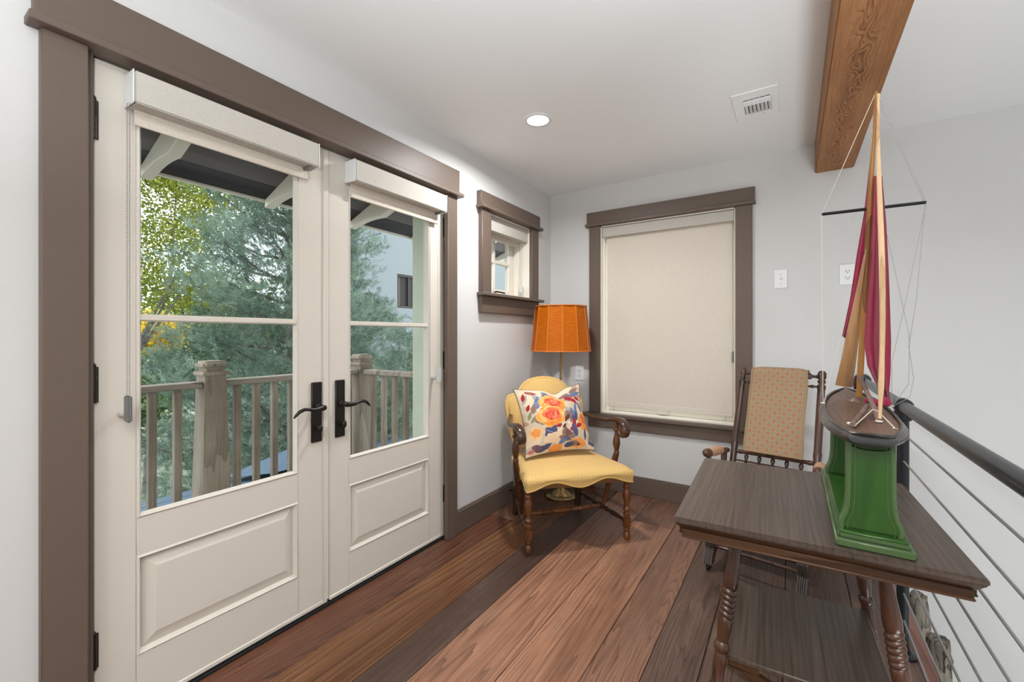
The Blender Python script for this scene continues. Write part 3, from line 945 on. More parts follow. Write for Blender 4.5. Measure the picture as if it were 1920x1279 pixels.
# ------------------------------------------------------------------ log posts in the void
def log_post(label, x, y, r, top, lean):
    b = MB()
    rn = random.Random(label)
    n = 14
    rings = []
    H = top + 2.75
    for i in range(30):
        tt = i / 29
        z = top - tt ** 2 * H
        rr = r * (0.80 if i == 0 else (0.95 if i == 1 else 1)) * (1 + 0.25 * min(1.0, tt * 3))
        rings.append([b.bm.verts.new((x + lean * (top - z) + rr * (1 + rn.uniform(-0.12, 0.12)) * math.cos(2 * PI * k / n),
                                      y + rr * (1 + rn.uniform(-0.12, 0.12)) * math.sin(2 * PI * k / n), z + (rn.uniform(-0.012, 0.012) if i < 2 else 0))) for k in range(n)])
    for A, B in zip(rings, rings[1:]):
        for k in range(n):
            b.bm.faces.new((A[k], A[(k + 1) % n], B[(k + 1) % n], B[k]))
    b.bm.faces.new(rings[0])
    b.bm.faces.new(rings[-1])
    o = b.build('log_post', m_log, None, smooth=60)
    return tag(o, label, 'log')


log_post('rough grey log post beyond the floor edge, farther and darker one', 0.508, 2.816, 0.033, -0.028, 0.02)
log_post('rough grey log post beyond the floor edge, nearer and paler one', 0.508, 2.478, 0.037, -0.038, 0.02)

# ------------------------------------------------------------------ yellow armchair
E1 = Vector((0.66, 0.751, 0)).normalized()
ang = math.atan2(E1.y, E1.x)
FC = (-1.04, 2.33, 0)
ch = thing('armchair', 'yellow dotted upholstered armchair with turned dark wood legs in the corner', 'chair', FC, ang)
LB = dict(world=False)


def turned_leg(b, x, y):
    b.lathe((x, y, 0.0), (x, y, 0.046), [(0, 0.012), (0.08, 0.018), (0.45, 0.023), (0.8, 0.019), (1, 0.013)], 16)
    b.lathe((x, y, 0.044), (x, y, 0.072), [(0, 0.013), (0.25, 0.016), (0.6, 0.020), (1, 0.017)], 16)
    b.box(x - 0.020, x + 0.020, y - 0.020, y + 0.020, 0.070, 0.138, 0.008, 2)
    b.lathe((x, y, 0.134), (x, y, 0.372), [(0, 0.016), (0.04, 0.020), (0.09, 0.021), (0.12, 0.014), (0.17, 0.020), (0.21, 0.021), (0.25, 0.014), (0.30, 0.013), (0.36, 0.016), (0.5, 0.0225), (0.62, 0.0225),
                                              (0.70, 0.016), (0.74, 0.020), (0.78, 0.021), (0.81, 0.016), (0.86, 0.021), (0.92, 0.022), (0.95, 0.018), (1, 0.021)], 16)


for x in (-0.31, 0.31):
    b = MB()
    turned_leg(b, x, 0)
    b.build('front_leg', m_chairwood, ch, **LB)
for x in (-0.23, 0.23):
    b = MB()
    b.prism([(0.480, 0.36), (0.522, 0.36), (0.528, 0.2), (0.545, 0.0), (0.512, 0.0), (0.488, 0.2)], 'X', x - 0.018, x + 0.018, 0.003, 1)
    b.build('rear_leg', m_armwood, ch, **LB)
for s_ in (-1, 1):
    p0, p1 = Vector((s_ * 0.31, 0.015, 0.105)), Vector((s_ * 0.23, 0.50, 0.12))
    MB().lathe(p0, p1, [(0, 0.010), (0.03, 0.015), (0.06, 0.010), (0.12, 0.012), (0.25, 0.017), (0.32, 0.010), (0.36, 0.018), (0.40, 0.010), (0.46, 0.021), (0.55, 0.021), (0.6, 0.010), (0.64, 0.018), (0.68, 0.010), (0.78, 0.017),
                        (0.9, 0.011), (0.95, 0.015), (1, 0.010)], 12).build('side_stretcher', m_armwood, ch, **LB)
p0, p1 = Vector((-0.272, 0.245, 0.113)), Vector((0.272, 0.245, 0.113))
pr = [(0, 0.009), (0.03, 0.014), (0.06, 0.014), (0.08, 0.009), (0.12, 0.012), (0.2, 0.016), (0.28, 0.018), (0.31, 0.010), (0.33, 0.016), (0.36, 0.010), (0.43, 0.016), (0.5, 0.019)]
pr = pr + [(1 - t_, r_) for t_, r_ in pr[::-1][1:]]
MB().lathe(p0, p1, pr, 12).build('cross_stretcher', m_chairwood, ch, **LB)

# seat cushion with a scalloped front edge
b = MB()
nx, ny = 28, 22


def seat_w(v):      # half width at depth fraction v
    return 0.330 - 0.070 * v


def seat_pt(u, v):
    hw = seat_w(v)
    x = u * hw
    y = -0.035 + v * 0.535
    e = min(1 - abs(u), min(v, 1 - v) * 1.6)
    edge = max(0.0, min(1.0, e / 0.10))
    z = 0.432 + 0.022 * (1 - u * u) * (1 - (2 * v - 1) ** 2) - 0.020 * (1 - edge) ** 2
    z += 0.010 * (1 - v)
    return (x, y, z)


P = [[seat_pt(-1 + 2 * i / nx, j / ny) for i in range(nx + 1)] for j in range(ny + 1)]
V_ = b.grid(P)
loop = [V_[0][i] for i in range(nx + 1)] + [V_[j][nx] for j in range(1, ny + 1)] + [V_[ny][i] for i in range(nx - 1, -1, -1)] + [V_[j][0] for j in range(ny - 1, 0, -1)]
cx_, cy_ = 0, 0.23
prev = loop
edge_pts = []
for lev in range(1, 6):
    cur = []
    for q in loop:
        x, y, z = q.co
        f = lev / 5
        if y < -0.03:
            s1 = x / 0.330
            zb = 0.372 - 0.020 * math.cos(2 * PI * s1)
        elif y > 0.49:
            zb = 0.352
        else:
            s1 = (y + 0.035) / 0.535 * 2 - 1
            zb = 0.364 - 0.012 * math.cos(2 * PI * s1)
        bul = 0.010 * math.sin(PI * min(1, f * 1.3)) if f < 0.75 else 0.002
        dv = Vector((x - cx_, y - cy_, 0)).normalized() * bul
        if y < -0.03:
            dv = Vector((0, -bul, 0))
        elif abs(x) > 0.26 and y < 0.49:
            dv = Vector((math.copysign(bul, x), 0, 0))
        zz = z + (zb - z) * f
        cur.append(b.bm.verts.new((x + dv.x, y + dv.y, zz)))
        if lev == 5:
            edge_pts.append((x + dv.x, y + dv.y, zz))
    n = len(loop)
    for k in range(n):
        b.bm.faces.new((prev[k], prev[(k + 1) % n], cur[(k + 1) % n], cur[k]))
    prev = cur
b.bm.faces.new(prev)
st = b.build('seat', m_seat, ch, smooth=50, **LB)
MB().tube(edge_pts + [edge_pts[0]], 0.0035, 6, False).build('welting', m_welt, st, **LB)

# camel-hump back
out = [(-0.245, 0.44), (-0.262, 0.55), (-0.282, 0.66), (-0.290, 0.73), (-0.283, 0.775), (-0.262, 0.805), (-0.235, 0.815), (-0.205, 0.818), (-0.188, 0.835), (-0.170, 0.865), (-0.140, 0.893), (-0.10, 0.913), (-0.05, 0.925), (0, 0.928)]
out = out + [(-x, z) for x, z in out[::-1][1:]]
SH = Matrix(((1, 0, 0, 0), (0, 1, 0.19, -0.085), (0, 0, 1, 0), (0, 0, 0, 1)))
MB().prism(out, 'Y', 0.495, 0.560, 0.022, 4, SH).build('back_cushion', m_back, ch, smooth=85, **LB)
MB().prism([(x * 0.96, 0.44 + (z - 0.44) * 0.97) for x, z in out], 'Y', 0.559, 0.572, 0.004, 1, SH).build('back_panel', m_back, ch, **LB)

# arms with scroll ends and turned supports that run on to the side stretchers
for s_ in (-1, 1):
    b = MB()
    prof = [(0.56, 0.672), (0.46, 0.660), (0.36, 0.656), (0.27, 0.664), (0.19, 0.680), (0.12, 0.686), (0.07, 0.668), (0.048, 0.636), (0.056, 0.608), (0.080, 0.600), (0.100, 0.612), (0.106, 0.630)]
    xs = [0.255, 0.288, 0.318, 0.332, 0.338, 0.338, 0.335, 0.332, 0.331, 0.331, 0.331, 0.331]
    # tapered strip following the curve, resampled smoothly
    def cr(L_, q):
        i_ = min(int(q), len(L_) - 2)
        u_ = q - i_
        p_ = [L_[max(0, min(len(L_) - 1, i_ + d_))] for d_ in (-1, 0, 1, 2)]
        return 0.5 * (2 * p_[1] + (p_[2] - p_[0]) * u_ + (2 * p_[0] - 5 * p_[1] + 4 * p_[2] - p_[3]) * u_ ** 2 + (3 * p_[1] - p_[0] - 3 * p_[2] + p_[3]) * u_ ** 3)
    NQ = 44
    ths = [0.012, 0.012, 0.012, 0.012, 0.014, 0.017, 0.018, 0.017, 0.015, 0.013, 0.012, 0.012]
    fine_ = [[cr(L_, k_ * 11 / NQ) for L_ in ([p_[0] for p_ in prof], [p_[1] for p_ in prof], xs, ths)] for k_ in range(NQ + 1)]
    rows = []
    for i, (y, z, xx, th) in enumerate(fine_):
        y2, z2 = fine_[min(i + 1, NQ)][:2]
        y1, z1 = fine_[max(i - 1, 0)][:2]
        ty, tz = y2 - y1, z2 - z1
        l = math.hypot(ty, tz)
        ny_, nz_ = -tz / l, ty / l
        hw = 0.016 + 0.010 * min(1, i / 20)
        ring = []
        for k in range(10):
            a = 2 * PI * k / 10
            cxx, czz = math.cos(a), math.sin(a)
            cxx = math.copysign(abs(cxx) ** 0.75, cxx)
            czz = math.copysign(abs(czz) ** 0.75, czz)
            ring.append(b.bm.verts.new((s_ * xx + hw * cxx, y + ny_ * th * czz, z + nz_ * th * czz)))
        rows.append(ring)
    for A, B in zip(rows, rows[1:]):
        for k in range(10):
            b.bm.faces.new((A[k], A[(k + 1) % 10], B[(k + 1) % 10], B[k]))
    b.bm.faces.new(rows[0])
    b.bm.faces.new(rows[-1])
    b.lathe((s_ * 0.331 - 0.020, 0.079, 0.634), (s_ * 0.331 + 0.020, 0.079, 0.634), [(0, 0.006), (0.1, 0.018), (0.9, 0.018), (1, 0.006)], 18)
    b.build('arm', m_armwood, ch, smooth=50, **LB)
    b = MB()
    b.lathe((s_ * 0.334, 0.165, 0.455), (s_ * 0.336, 0.165, 0.678), [(0, 0.015), (0.1, 0.018), (0.14, 0.013), (0.2, 0.017), (0.35, 0.024), (0.48, 0.021), (0.62, 0.013), (0.68, 0.012), (0.72, 0.021), (0.76, 0.021), (0.79, 0.013), (0.86, 0.017), (0.93, 0.018), (1, 0.020)], 14)
    b.lathe((s_ * 0.275, 0.235, 0.115), (s_ * 0.334, 0.170, 0.46), [(0, 0.010), (0.3, 0.014), (0.5, 0.019), (0.62, 0.022), (0.7, 0.017), (0.74, 0.021), (0.78, 0.017), (0.84, 0.021), (1, 0.018)], 14)
    b.build('arm_support', m_chairwood, ch, **LB)

# floral pillow: printed cloth painted per vertex on a fine grid
NP = 300
U, VV = np.meshgrid(np.linspace(-1, 1, NP), np.linspace(-1, 1, NP))
S = lambda r, g, b: np.array(lin(r, g, b)[:3])
img = np.zeros((NP, NP, 3)) + S(236, 212, 182)
rs = np.random.RandomState(5)
wob = np.zeros((NP, NP))
for k in range(6):
    a, p, q, f = rs.rand(4)
    wob += np.sin(U * (3 + 9 * a) + VV * (3 + 9 * p) + q * 7) / 6


def leaf(cx, cy, L, W, a, col, vein=None):
    """pointed leaf or petal"""
    ca, sa = math.cos(R(a)), math.sin(R(a))
    x = (U - cx) * ca + (VV - cy) * sa
    y = -(U - cx) * sa + (VV - cy) * ca
    tt = np.clip((x / L + 1) / 2, 0, 1)
    w = W * np.sin(PI * tt ** 0.8) * (1 + 0.15 * wob)
    m = (np.abs(x) < L) & (np.abs(y) < w)
    img[m] = S(*col)
    if vein is not None:
        img[m & (np.abs(y) < 0.007)] = S(*vein)


def ell(cx, cy, rx, ry, a, col, k=0.12):
    ca, sa = math.cos(R(a)), math.sin(R(a))
    x = (U - cx) * ca + (VV - cy) * sa
    y = -(U - cx) * sa + (VV - cy) * ca
    th = np.arctan2(y, x)
    m = (x / rx) ** 2 + (y / ry) ** 2 < (1 + k * np.sin(5 * th + cx * 9) + 0.12 * wob) ** 2
    img[m] = S(*col)
    return m


def stroke(pts, w, col):
    for (x0, y0), (x1, y1) in zip(pts, pts[1:]):
        dx, dy = x1 - x0, y1 - y0
        l2 = dx * dx + dy * dy
        tt = np.clip(((U - x0) * dx + (VV - y0) * dy) / l2, 0, 1)
        m = np.hypot(U - x0 - tt * dx, VV - y0 - tt * dy) < w
        img[m] = S(*col)


for k in range(46):
    a, p, q, f = rs.rand(4)
    ca_ = ((222, 200, 172), (205, 190, 165), (190, 176, 158), (226, 196, 160), (170, 168, 168), (196, 160, 140))[k % 6]
    x = (U - (2 * a - 1)) * math.cos(q * 6) + (VV - (2 * p - 1)) * math.sin(q * 6)
    y = -(U - (2 * a - 1)) * math.sin(q * 6) + (VV - (2 * p - 1)) * math.cos(q * 6)
    img[(np.abs(x) < 0.2) & (np.abs(y) < (0.05 + 0.05 * f) * np.cos(np.clip(x / 0.2, -1, 1) * PI / 2) * (1 + 0.2 * wob))] = S(*ca_)
BLUE, SLATE, BROWN, RED, ORA, PEA, BEI = (112, 124, 158), (84, 88, 122), (150, 118, 104), (176, 48, 58), (244, 160, 84), (246, 200, 150), (214, 196, 168)
for c in ((-.75, .05, .22, .32), (-.7, -.35, .2, .2), (.62, -.62, .25, .22), (.15, -.62, .25, .2), (.55, .35, .2, .25), (-.35, -.62, .3, .2)):
    ell(c[0], c[1], c[2], c[3], 20, BEI, 0.2)
ell(-.72, -.42, .20, .18, 10, PEA)
ell(-.70, -.40, .14, .12, 10, ORA)
ell(.80, -.22, .17, .26, 10, ORA)
ell(.84, -.12, .10, .15, 10, (238, 120, 70))
ell(.45, -.82, .30, .13, 8, ORA)
ell(-.15, -.90, .2, .1, 5, ORA)
leaf(-.50, .48, .22, .10, 75, BLUE)
leaf(-.40, .42, .16, .08, 130, BLUE)
leaf(-.55, .42, .15, .07, 40, (130, 140, 170))
leaf(-.10, .62, .25, .10, -30, BROWN)
leaf(-.18, .78, .14, .06, -20, BLUE)
ell(-.14, .58, .12, .10, 0, BROWN)
leaf(-.60, .82, .18, .06, -15, RED)
leaf(-.85, .70, .14, .06, 70, RED)
leaf(-.62, .83, .10, .05, -25, BROWN)
leaf(-.80, .35, .12, .05, 60, RED)
leaf(-.65, .30, .16, .08, 70, BROWN)
leaf(-.40, -.10, .16, .08, 30, BROWN)
leaf(-.55, -.05, .14, .09, 10, BROWN)
leaf(-.70, .0, .15, .05, 45, (150, 140, 110))
leaf(-.80, .12, .15, .05, 60, (150, 140, 110))
for p in (((.35, .70), .18, 15, BROWN), ((.72, .80), .20, 20, BROWN), ((.55, .62), .16, -10, BROWN), ((.75, .68), .22, 10, BLUE), ((.42, .62), .14, 60, BLUE)):
    leaf(p[0][0], p[0][1], p[1], 0.075, p[2], p[3])
for p in ((.52, .50, -50), (.66, .42, -55), (.78, .50, -35), (.42, .56, -70)):
    leaf(p[0], p[1], .13, .055, p[2], RED)
stroke([(.30, .66), (.5, .58), (.68, .45)], .008, (150, 80, 70))
ell(.36, -.02, .16, .17, 0, BROWN)
ell(.10, -.02, .10, .13, 30, BROWN)
leaf(.55, -.02, .20, .10, 60, SLATE)
leaf(.48, .10, .15, .06, 100, BLUE)
leaf(.62, .22, .20, .05, 75, BLUE)
leaf(.80, .25, .20, .05, 105, BLUE)
ell(.28, .52, .05, .05, 0, SLATE)
for p in ((.15, .36, 60), (.28, .46, 30), (.10, .50, 40)):
    leaf(p[0], p[1], .12, .04, p[2], BLUE)
leaf(.78, -.55, .2, .04, 75, SLATE)
leaf(.92, -.72, .2, .06, 60, (140, 140, 130))
for p in ((-.28, -.42, .17, .15), (-.20, -.36, .12, .12)):
    ell(*p, 20, SLATE)
stroke([(-.40, -.36), (-.12, -.50)], .008, (190, 190, 210))
ell(-.25, -.60, .24, .14, 10, (240, 206, 170))
ell(.05, -.52, .18, .16, -30, (244, 214, 180))
leaf(.12, -.66, .20, .09, -20, BROWN)
leaf(.22, -.60, .18, .09, 25, SLATE)
leaf(.05, -.72, .16, .06, 30, BLUE)
leaf(.36, -.82, .18, .08, 10, BROWN)
leaf(.22, -.85, .16, .08, 15, SLATE)
leaf(-.55, -.86, .22, .09, 8, SLATE)
leaf(-.68, -.82, .18, .09, -20, (120, 90, 100))
leaf(-.42, -.82, .16, .07, 25, SLATE)
ell(-.86, -.88, .10, .06, 0, (200, 120, 120))
leaf(.98, -.86, .18, .05, -20, SLATE)
leaf(.50, -.86, .07, .03, 20, (100, 60, 60))
# branch of red berries and leaves
for q in ((.05, -.20), (.16, -.26), (.32, -.10), (.24, -.05), (.18, -.38)):
    stroke([(.40, -.42), ((.40 + q[0]) / 2 - .04, (-.40 + q[1]) / 2), q], .012, (240, 225, 210))
for q in ((.02, -.24), (.14, -.30), (.08, -.12), (.22, -.10), (.30, -.04)):
    leaf(q[0], q[1], .09, .05, 60, (110, 60, 55))
leaf(-.02, -.20, .16, .07, 45, SLATE)
leaf(.06, -.16, .14, .05, 30, BLUE)
leaf(.42, -.30, .10, .06, 80, RED)
leaf(.47, -.22, .14, .06, 70, RED)
ell(.36, -.40, .07, .06, 0, RED)
leaf(.62, -.30, .13, .06, 20, RED)
ell(-.02, -.28, .06, .05, 0, RED)
leaf(.45, -.42, .22, .09, 95, (96, 92, 128))
leaf(.14, -.46, .16, .10, 80, BROWN)
leaf(.22, -.50, .14, .10, 110, (128, 92, 84))
leaf(.33, -.62, .14, .06, 5, BROWN)


def rose(cx, cy, rx, ry, dark_up):
    ell(cx, cy, rx * 1.05, ry * 1.05, 0, (250, 205, 140), 0.10)
    ell(cx, cy, rx, ry, 0, (247, 170, 90), 0.14)
    for k in range(14):
        a = k * 2.4
        q = 0.55 + 0.3 * rs.rand()
        leaf(cx + rx * q * math.cos(a), cy + ry * q * math.sin(a), rx * .34, ry * .20, math.degrees(a) + 90, ((250, 196, 120), (244, 150, 66), (240, 135, 60))[k % 3])
    ell(cx + .03, cy + dark_up, rx * .66, ry * .6, 0, (240, 120, 84), 0.12)
    for k in range(16):
        a = k * 2.4 + 1
        q = 0.12 + 0.45 * rs.rand()
        a += rs.rand() * 2
        leaf(cx + .03 + rx * q * math.cos(a), cy + dark_up + ry * q * math.sin(a), rx * .24, ry * .085, math.degrees(a) + 80, ((224, 70, 60), (246, 150, 110), (232, 96, 76))[k % 3])


rose(-.06, .40, .38, .31, .05)
rose(-.20, .04, .38, .30, .04)

PC_ = Vector((-0.028, 0.332, 0.672))         # centre in chair coordinates
hw, hh, th = 0.236, 0.226, 0.085
pil_up = Vector((0, 0.215, 0.43)).normalized()
pil_n = Vector((0, -pil_up.z, pil_up.y))
tilt = R(2.5)
ax = Vector((math.cos(tilt), 0, math.sin(tilt)))
ay = (pil_up * math.cos(tilt) - Vector((1, 0, 0)) * math.sin(tilt)).normalized()
rrr = 1 - (0.055 * (1 - VV ** 2))
uu = U * (1 - 0.115 * (1 - VV ** 2) * np.abs(U) ** 1.2)
vvv = VV * (1 - 0.10 * (1 - U ** 2) * np.abs(VV) ** 1.2)
chop = -0.16 * np.exp(-((U - 0.18) / 0.26) ** 2) * np.clip(VV, 0, 1) ** 1.5
vvv = vvv + chop
puff = (np.clip(1 - U ** 2, 0, 1) ** 0.55) * (np.clip(1 - VV ** 2, 0, 1) ** 0.55)
dent = 1 - 0.45 * np.exp(-((U - 0.18) / 0.22) ** 2) * np.clip(VV, 0, 1)
wr = 0.035 * np.sin(VV * 26 + 4 * U) * np.clip(np.abs(U) - 0.62, 0, 1) * (1 - VV ** 2)
TH = th * puff * dent + wr * 0.10
verts, faces = [], []
for side in (1, -1):
    T = TH * side
    X = uu[..., None] * hw * np.array(ax) + vvv[..., None] * hh * np.array(ay) + T[..., None] * np.array(pil_n) + np.array(PC_)
    verts.append(X.reshape(-1, 3))
idx = np.arange(NP * NP).reshape(NP, NP)
f = np.stack([idx[:-1, :-1], idx[:-1, 1:], idx[1:, 1:], idx[1:, :-1]], -1).reshape(-1, 4)
allf = np.concatenate([f, f[:, ::-1] + NP * NP])
Mch = mat_of(ch)
av = np.concatenate(verts)
av = av @ np.array(Mch.to_3x3()).T + np.array(Mch.translation)
orig = np.array(Mch @ (PC_ - Vector((0, 0, 0.22))))
me = bpy.data.meshes.new('throw_pillow')
me.from_pydata((av - orig).tolist(), [], allf.tolist())
ca = me.color_attributes.new('print', 'FLOAT_COLOR', 'POINT')
cols = np.ones((NP * NP * 2, 4), dtype=np.float32)
cols[:NP * NP, :3] = img.reshape(-1, 3)
cols[NP * NP:, :3] = img[:, ::-1].reshape(-1, 3)
ca.data.foreach_set('color', cols.ravel())
bb_ = bmesh.new()
bb_.from_mesh(me)
bmesh.ops.remove_doubles(bb_, verts=bb_.verts[:], dist=1e-5)
bb_.to_mesh(me)
bb_.free()
for p in me.polygons:
    p.use_smooth = True
t = NT('printed cotton')
at = t.n('ShaderNodeAttribute')
at.attribute_name = 'print'
nz = t.noise(t.obj(), 900, 2)
t.bump(nz, 0.08, 0.001)
m_print = t.fin(t.mix(1.0, at.outputs['Color'], (0.86, 0.86, 0.86, 1), 'MULTIPLY'), 0.8, 0, 0.15)
me.materials.append(m_print)
pil = thing('throw_pillow', 'square cotton pillow printed with orange roses and blue leaves on the yellow chair', 'pillow', tuple(orig))
po = link('pillow_cover', me, pil)
ring = []
for k in range(4 * 60):
    s_, q = divmod(k, 60)
    q = q / 60 * 2 - 1
    ring.append(((q, -1), (1, q), (-q, 1), (-1, -q))[s_])
pts = []
for u_, v_ in ring:
    i, j = int(round((v_ + 1) / 2 * (NP - 1))), int(round((u_ + 1) / 2 * (NP - 1)))
    pts.append(av[idx[i, j]])
MB().tube(pts + [pts[0]], 0.0028, 6, False).build('piping', paint('dark blue piping', (0.06, 0.06, 0.08), 0.7), pil)

# ------------------------------------------------------------------ floor lamp
LX, LY = -1.484, 2.985
lp = thing('floor_lamp', 'brass floor lamp with an orange pleated drum shade in the corner', 'lamp', (LX, LY, 0))
MB().lathe((LX, LY, 0.0), (LX, LY, 0.10), [(0, 0.120), (0.02, 0.127), (0.10, 0.127), (0.16, 0.120), (0.19, 0.085), (0.24, 0.080), (0.36, 0.060), (0.5, 0.035), (0.7, 0.018), (1, 0.011)], 32).build('base', m_brass, lp)
MB().lathe((LX, LY, 0.09), (LX, LY, 1.30), [(0, 0.0105), (0.05, 0.0085), (0.62, 0.0085), (0.63, 0.011), (0.64, 0.0085), (0.83, 0.0085), (0.84, 0.018), (0.86, 0.018), (0.87, 0.008), (1, 0.008)], 14).build('pole', m_brass, lp)
sz0, sz1, sr0, sr1 = 1.104, 1.440, 0.226, 0.193
b = MB()
NS = 12
n = NS * 8
rows = []
for j in range(9):
    f_ = j / 8
    row = []
    for k in range(n):
        a = 2 * PI * k / n
        ph = (k % 8) / 8
        sag = 0.010 * math.sin(PI * ph) * (0.6 + 0.4 * math.sin(PI * f_))
        r_ = sr0 + (sr1 - sr0) * f_ - sag
        row.append(b.bm.verts.new((LX + r_ * math.cos(a), LY + r_ * math.sin(a), sz0 + (sz1 - sz0) * f_)))
    rows.append(row)
for A, B in zip(rows, rows[1:]):
    for k in range(n):
        b.bm.faces.new((A[k], A[(k + 1) % n], B[(k + 1) % n], B[k]))
sh = b.build('lamp_shade', m_orange, lp, smooth=50)
for k in range(NS):
    a = 2 * PI * k / NS
    MB().tube([(LX + sr0 * math.cos(a), LY + sr0 * math.sin(a), sz0), (LX + sr1 * math.cos(a), LY + sr1 * math.sin(a), sz1)], 0.0028, 6).build('rib', m_orangerib, sh)
for zz, rr in ((sz0, sr0), (sz1, sr1)):
    MB().tube([(LX + rr * math.cos(2 * PI * k / 48), LY + rr * math.sin(2 * PI * k / 48), zz) for k in range(49)], 0.0042, 6, False).build('rim_binding', m_orangerib, sh)
b = MB()
for k in range(3):
    a = 2 * PI * k / 3
    b.tube([(LX, LY, sz1 - 0.03), (LX + sr1 * math.cos(a), LY + sr1 * math.sin(a), sz1 - 0.004)], 0.002, 6)
b.tube([(LX, LY, 1.30), (LX, LY, sz1 - 0.028)], 0.004, 6)
b.build('spider', m_brass, lp)
b = MB()
b.ball((LX, LY, 1.33), 0.03, 12, (1, 1, 1.3))
b.build('bulb', m_white, lp)

# ------------------------------------------------------------------ platform rocker behind the table
rk = thing('platform_rocker', 'antique platform rocking chair with a diamond tapestry back behind the table', 'chair', (-0.105, 2.78, 0), R(-9.6))
# local: x right, y away from viewer
for s_ in (-1, 1):
    x = s_ * 0.205
    p0, p1 = Vector((x, -0.02, 0.30)), Vector((x * 0.985, 0.285, 1.015))
    MB().lathe(p0, p1, [(0, 0.015), (0.25, 0.018), (0.35, 0.0185), (0.38, 0.0205), (0.40, 0.0205), (0.41, 0.0185), (0.6, 0.0195), (0.86, 0.0185), (0.87, 0.021), (0.89, 0.021), (0.895, 0.014), (0.905, 0.014), (0.915, 0.020), (0.925, 0.020), (0.93, 0.016),
                        (0.94, 0.016), (0.95, 0.021), (0.985, 0.0215), (1.0, 0.014), (1.003, 0.004)], 16).build('back_post', m_rockwood, rk, **LB)


def backpt(x, z):
    f_ = (z - 0.30) / (1.015 - 0.30)
    return Vector((x, -0.02 + 0.305 * f_, z))


pr = [(0, 0.008), (0.03, 0.012), (0.06, 0.008), (0.09, 0.008), (0.12, 0.018), (0.15, 0.018), (0.2, 0.014), (0.8, 0.014), (0.85, 0.018), (0.88, 0.018), (0.91, 0.008), (0.94, 0.008), (0.97, 0.012), (1, 0.008)]
MB().lathe(backpt(-0.195, 0.985), backpt(0.195, 0.985), pr, 12).build('top_rail', m_rockwood, rk, **LB)
pr2 = [(0, 0.005), (0.06, 0.006), (0.09, 0.011), (0.12, 0.006), (0.5, 0.006), (0.88, 0.006), (0.91, 0.011), (0.94, 0.006), (1, 0.005)]
MB().lathe(backpt(-0.195, 0.93), backpt(0.195, 0.93), pr2, 10).build('back_rod', m_rockwood, rk, **LB)
MB().lathe(backpt(-0.195, 0.535), backpt(0.195, 0.535), [(0, 0.008), (0.06, 0.014), (0.1, 0.011), (0.9, 0.011), (0.94, 0.014), (1, 0.008)], 10).build('lower_rail', m_rockwood, rk, **LB)
MB().lathe(backpt(-0.195, 0.487), backpt(0.195, 0.487), [(0, 0.005), (1, 0.005)], 10).build('lower_rod', m_rockwood, rk, **LB)
for k in range(5):
    x = -0.135 + 0.0675 * k
    MB().lathe(backpt(x, 0.44), backpt(x, 0.535), [(0, 0.006), (0.15, 0.011), (0.35, 0.012), (0.42, 0.007), (0.5, 0.012), (0.56, 0.007), (0.75, 0.012), (0.85, 0.010), (0.9, 0.006), (1, 0.006)], 10).build('spindle', m_rockwood, rk, **LB)
# tapestry sling: rolls over the top rail and hangs in front of the back
b = MB()
rows_f, rows_b = [], []
prof = []
ct = backpt(0, 0.985)
for k in range(7):
    a = R(60 - k * 25)
    prof.append((ct.y - 0.020 * math.cos(R(20)) + 0.030 * math.sin(R(60 - k * 22)) - 0.006, ct.z + 0.030 * math.cos(R(60 - k * 22))))
zs_ = [0.96, 0.91, 0.86, 0.81, 0.76, 0.71, 0.66, 0.60, 0.565]
for z in zs_:
    q = backpt(0, z)
    bul = -0.044 - 0.012 * math.sin(PI * (0.97 - z) / 0.46)
    prof.append((q.y + bul, z - 0.01))
half = 0.140


def sling(side):
    rows = []
    for i, (y, z) in enumerate(prof):
        i2, i1 = min(i + 1, len(prof) - 1), max(i - 1, 0)
        ty, tz = prof[i2][0] - prof[i1][0], prof[i2][1] - prof[i1][1]
        l = math.hypot(ty, tz)
        ny_, nz_ = tz / l, -ty / l
        row = []
        for k in range(17):
            u = -1 + 2 * k / 16
            h_ = (0.004 + 0.012 * (1 - u ** 6)) * (1 if side > 0 else -0.45)
            row.append(Vector((u * (half + 0.0015 * math.sin(i)), y + ny_ * h_, z + nz_ * h_)))
        rows.append(row)
    return rows


F_, B_ = sling(1), sling(-1)
V1 = b.grid(F_)
V2 = b.grid(B_)
for i in range(len(prof) - 1):
    b.bm.faces.new((V1[i][0], V1[i + 1][0], V2[i + 1][0], V2[i][0]))
    b.bm.faces.new((V1[i][-1], V1[i + 1][-1], V2[i + 1][-1], V2[i][-1]))
for k in range(16):
    b.bm.faces.new((V1[0][k], V1[0][k + 1], V2[0][k + 1], V2[0][k]))
    b.bm.faces.new((V1[-1][k], V1[-1][k + 1], V2[-1][k + 1], V2[-1][k]))
sl = b.build('back_upholstery', m_tap, rk, smooth=60, **LB)
edge = [r[0] for r in F_] + [F_[-1][k] for k in range(17)] + [r[-1] for r in F_[::-1]]
MB().tube(edge, 0.006, 6).build('braid_edge', m_tapedge, sl, **LB)
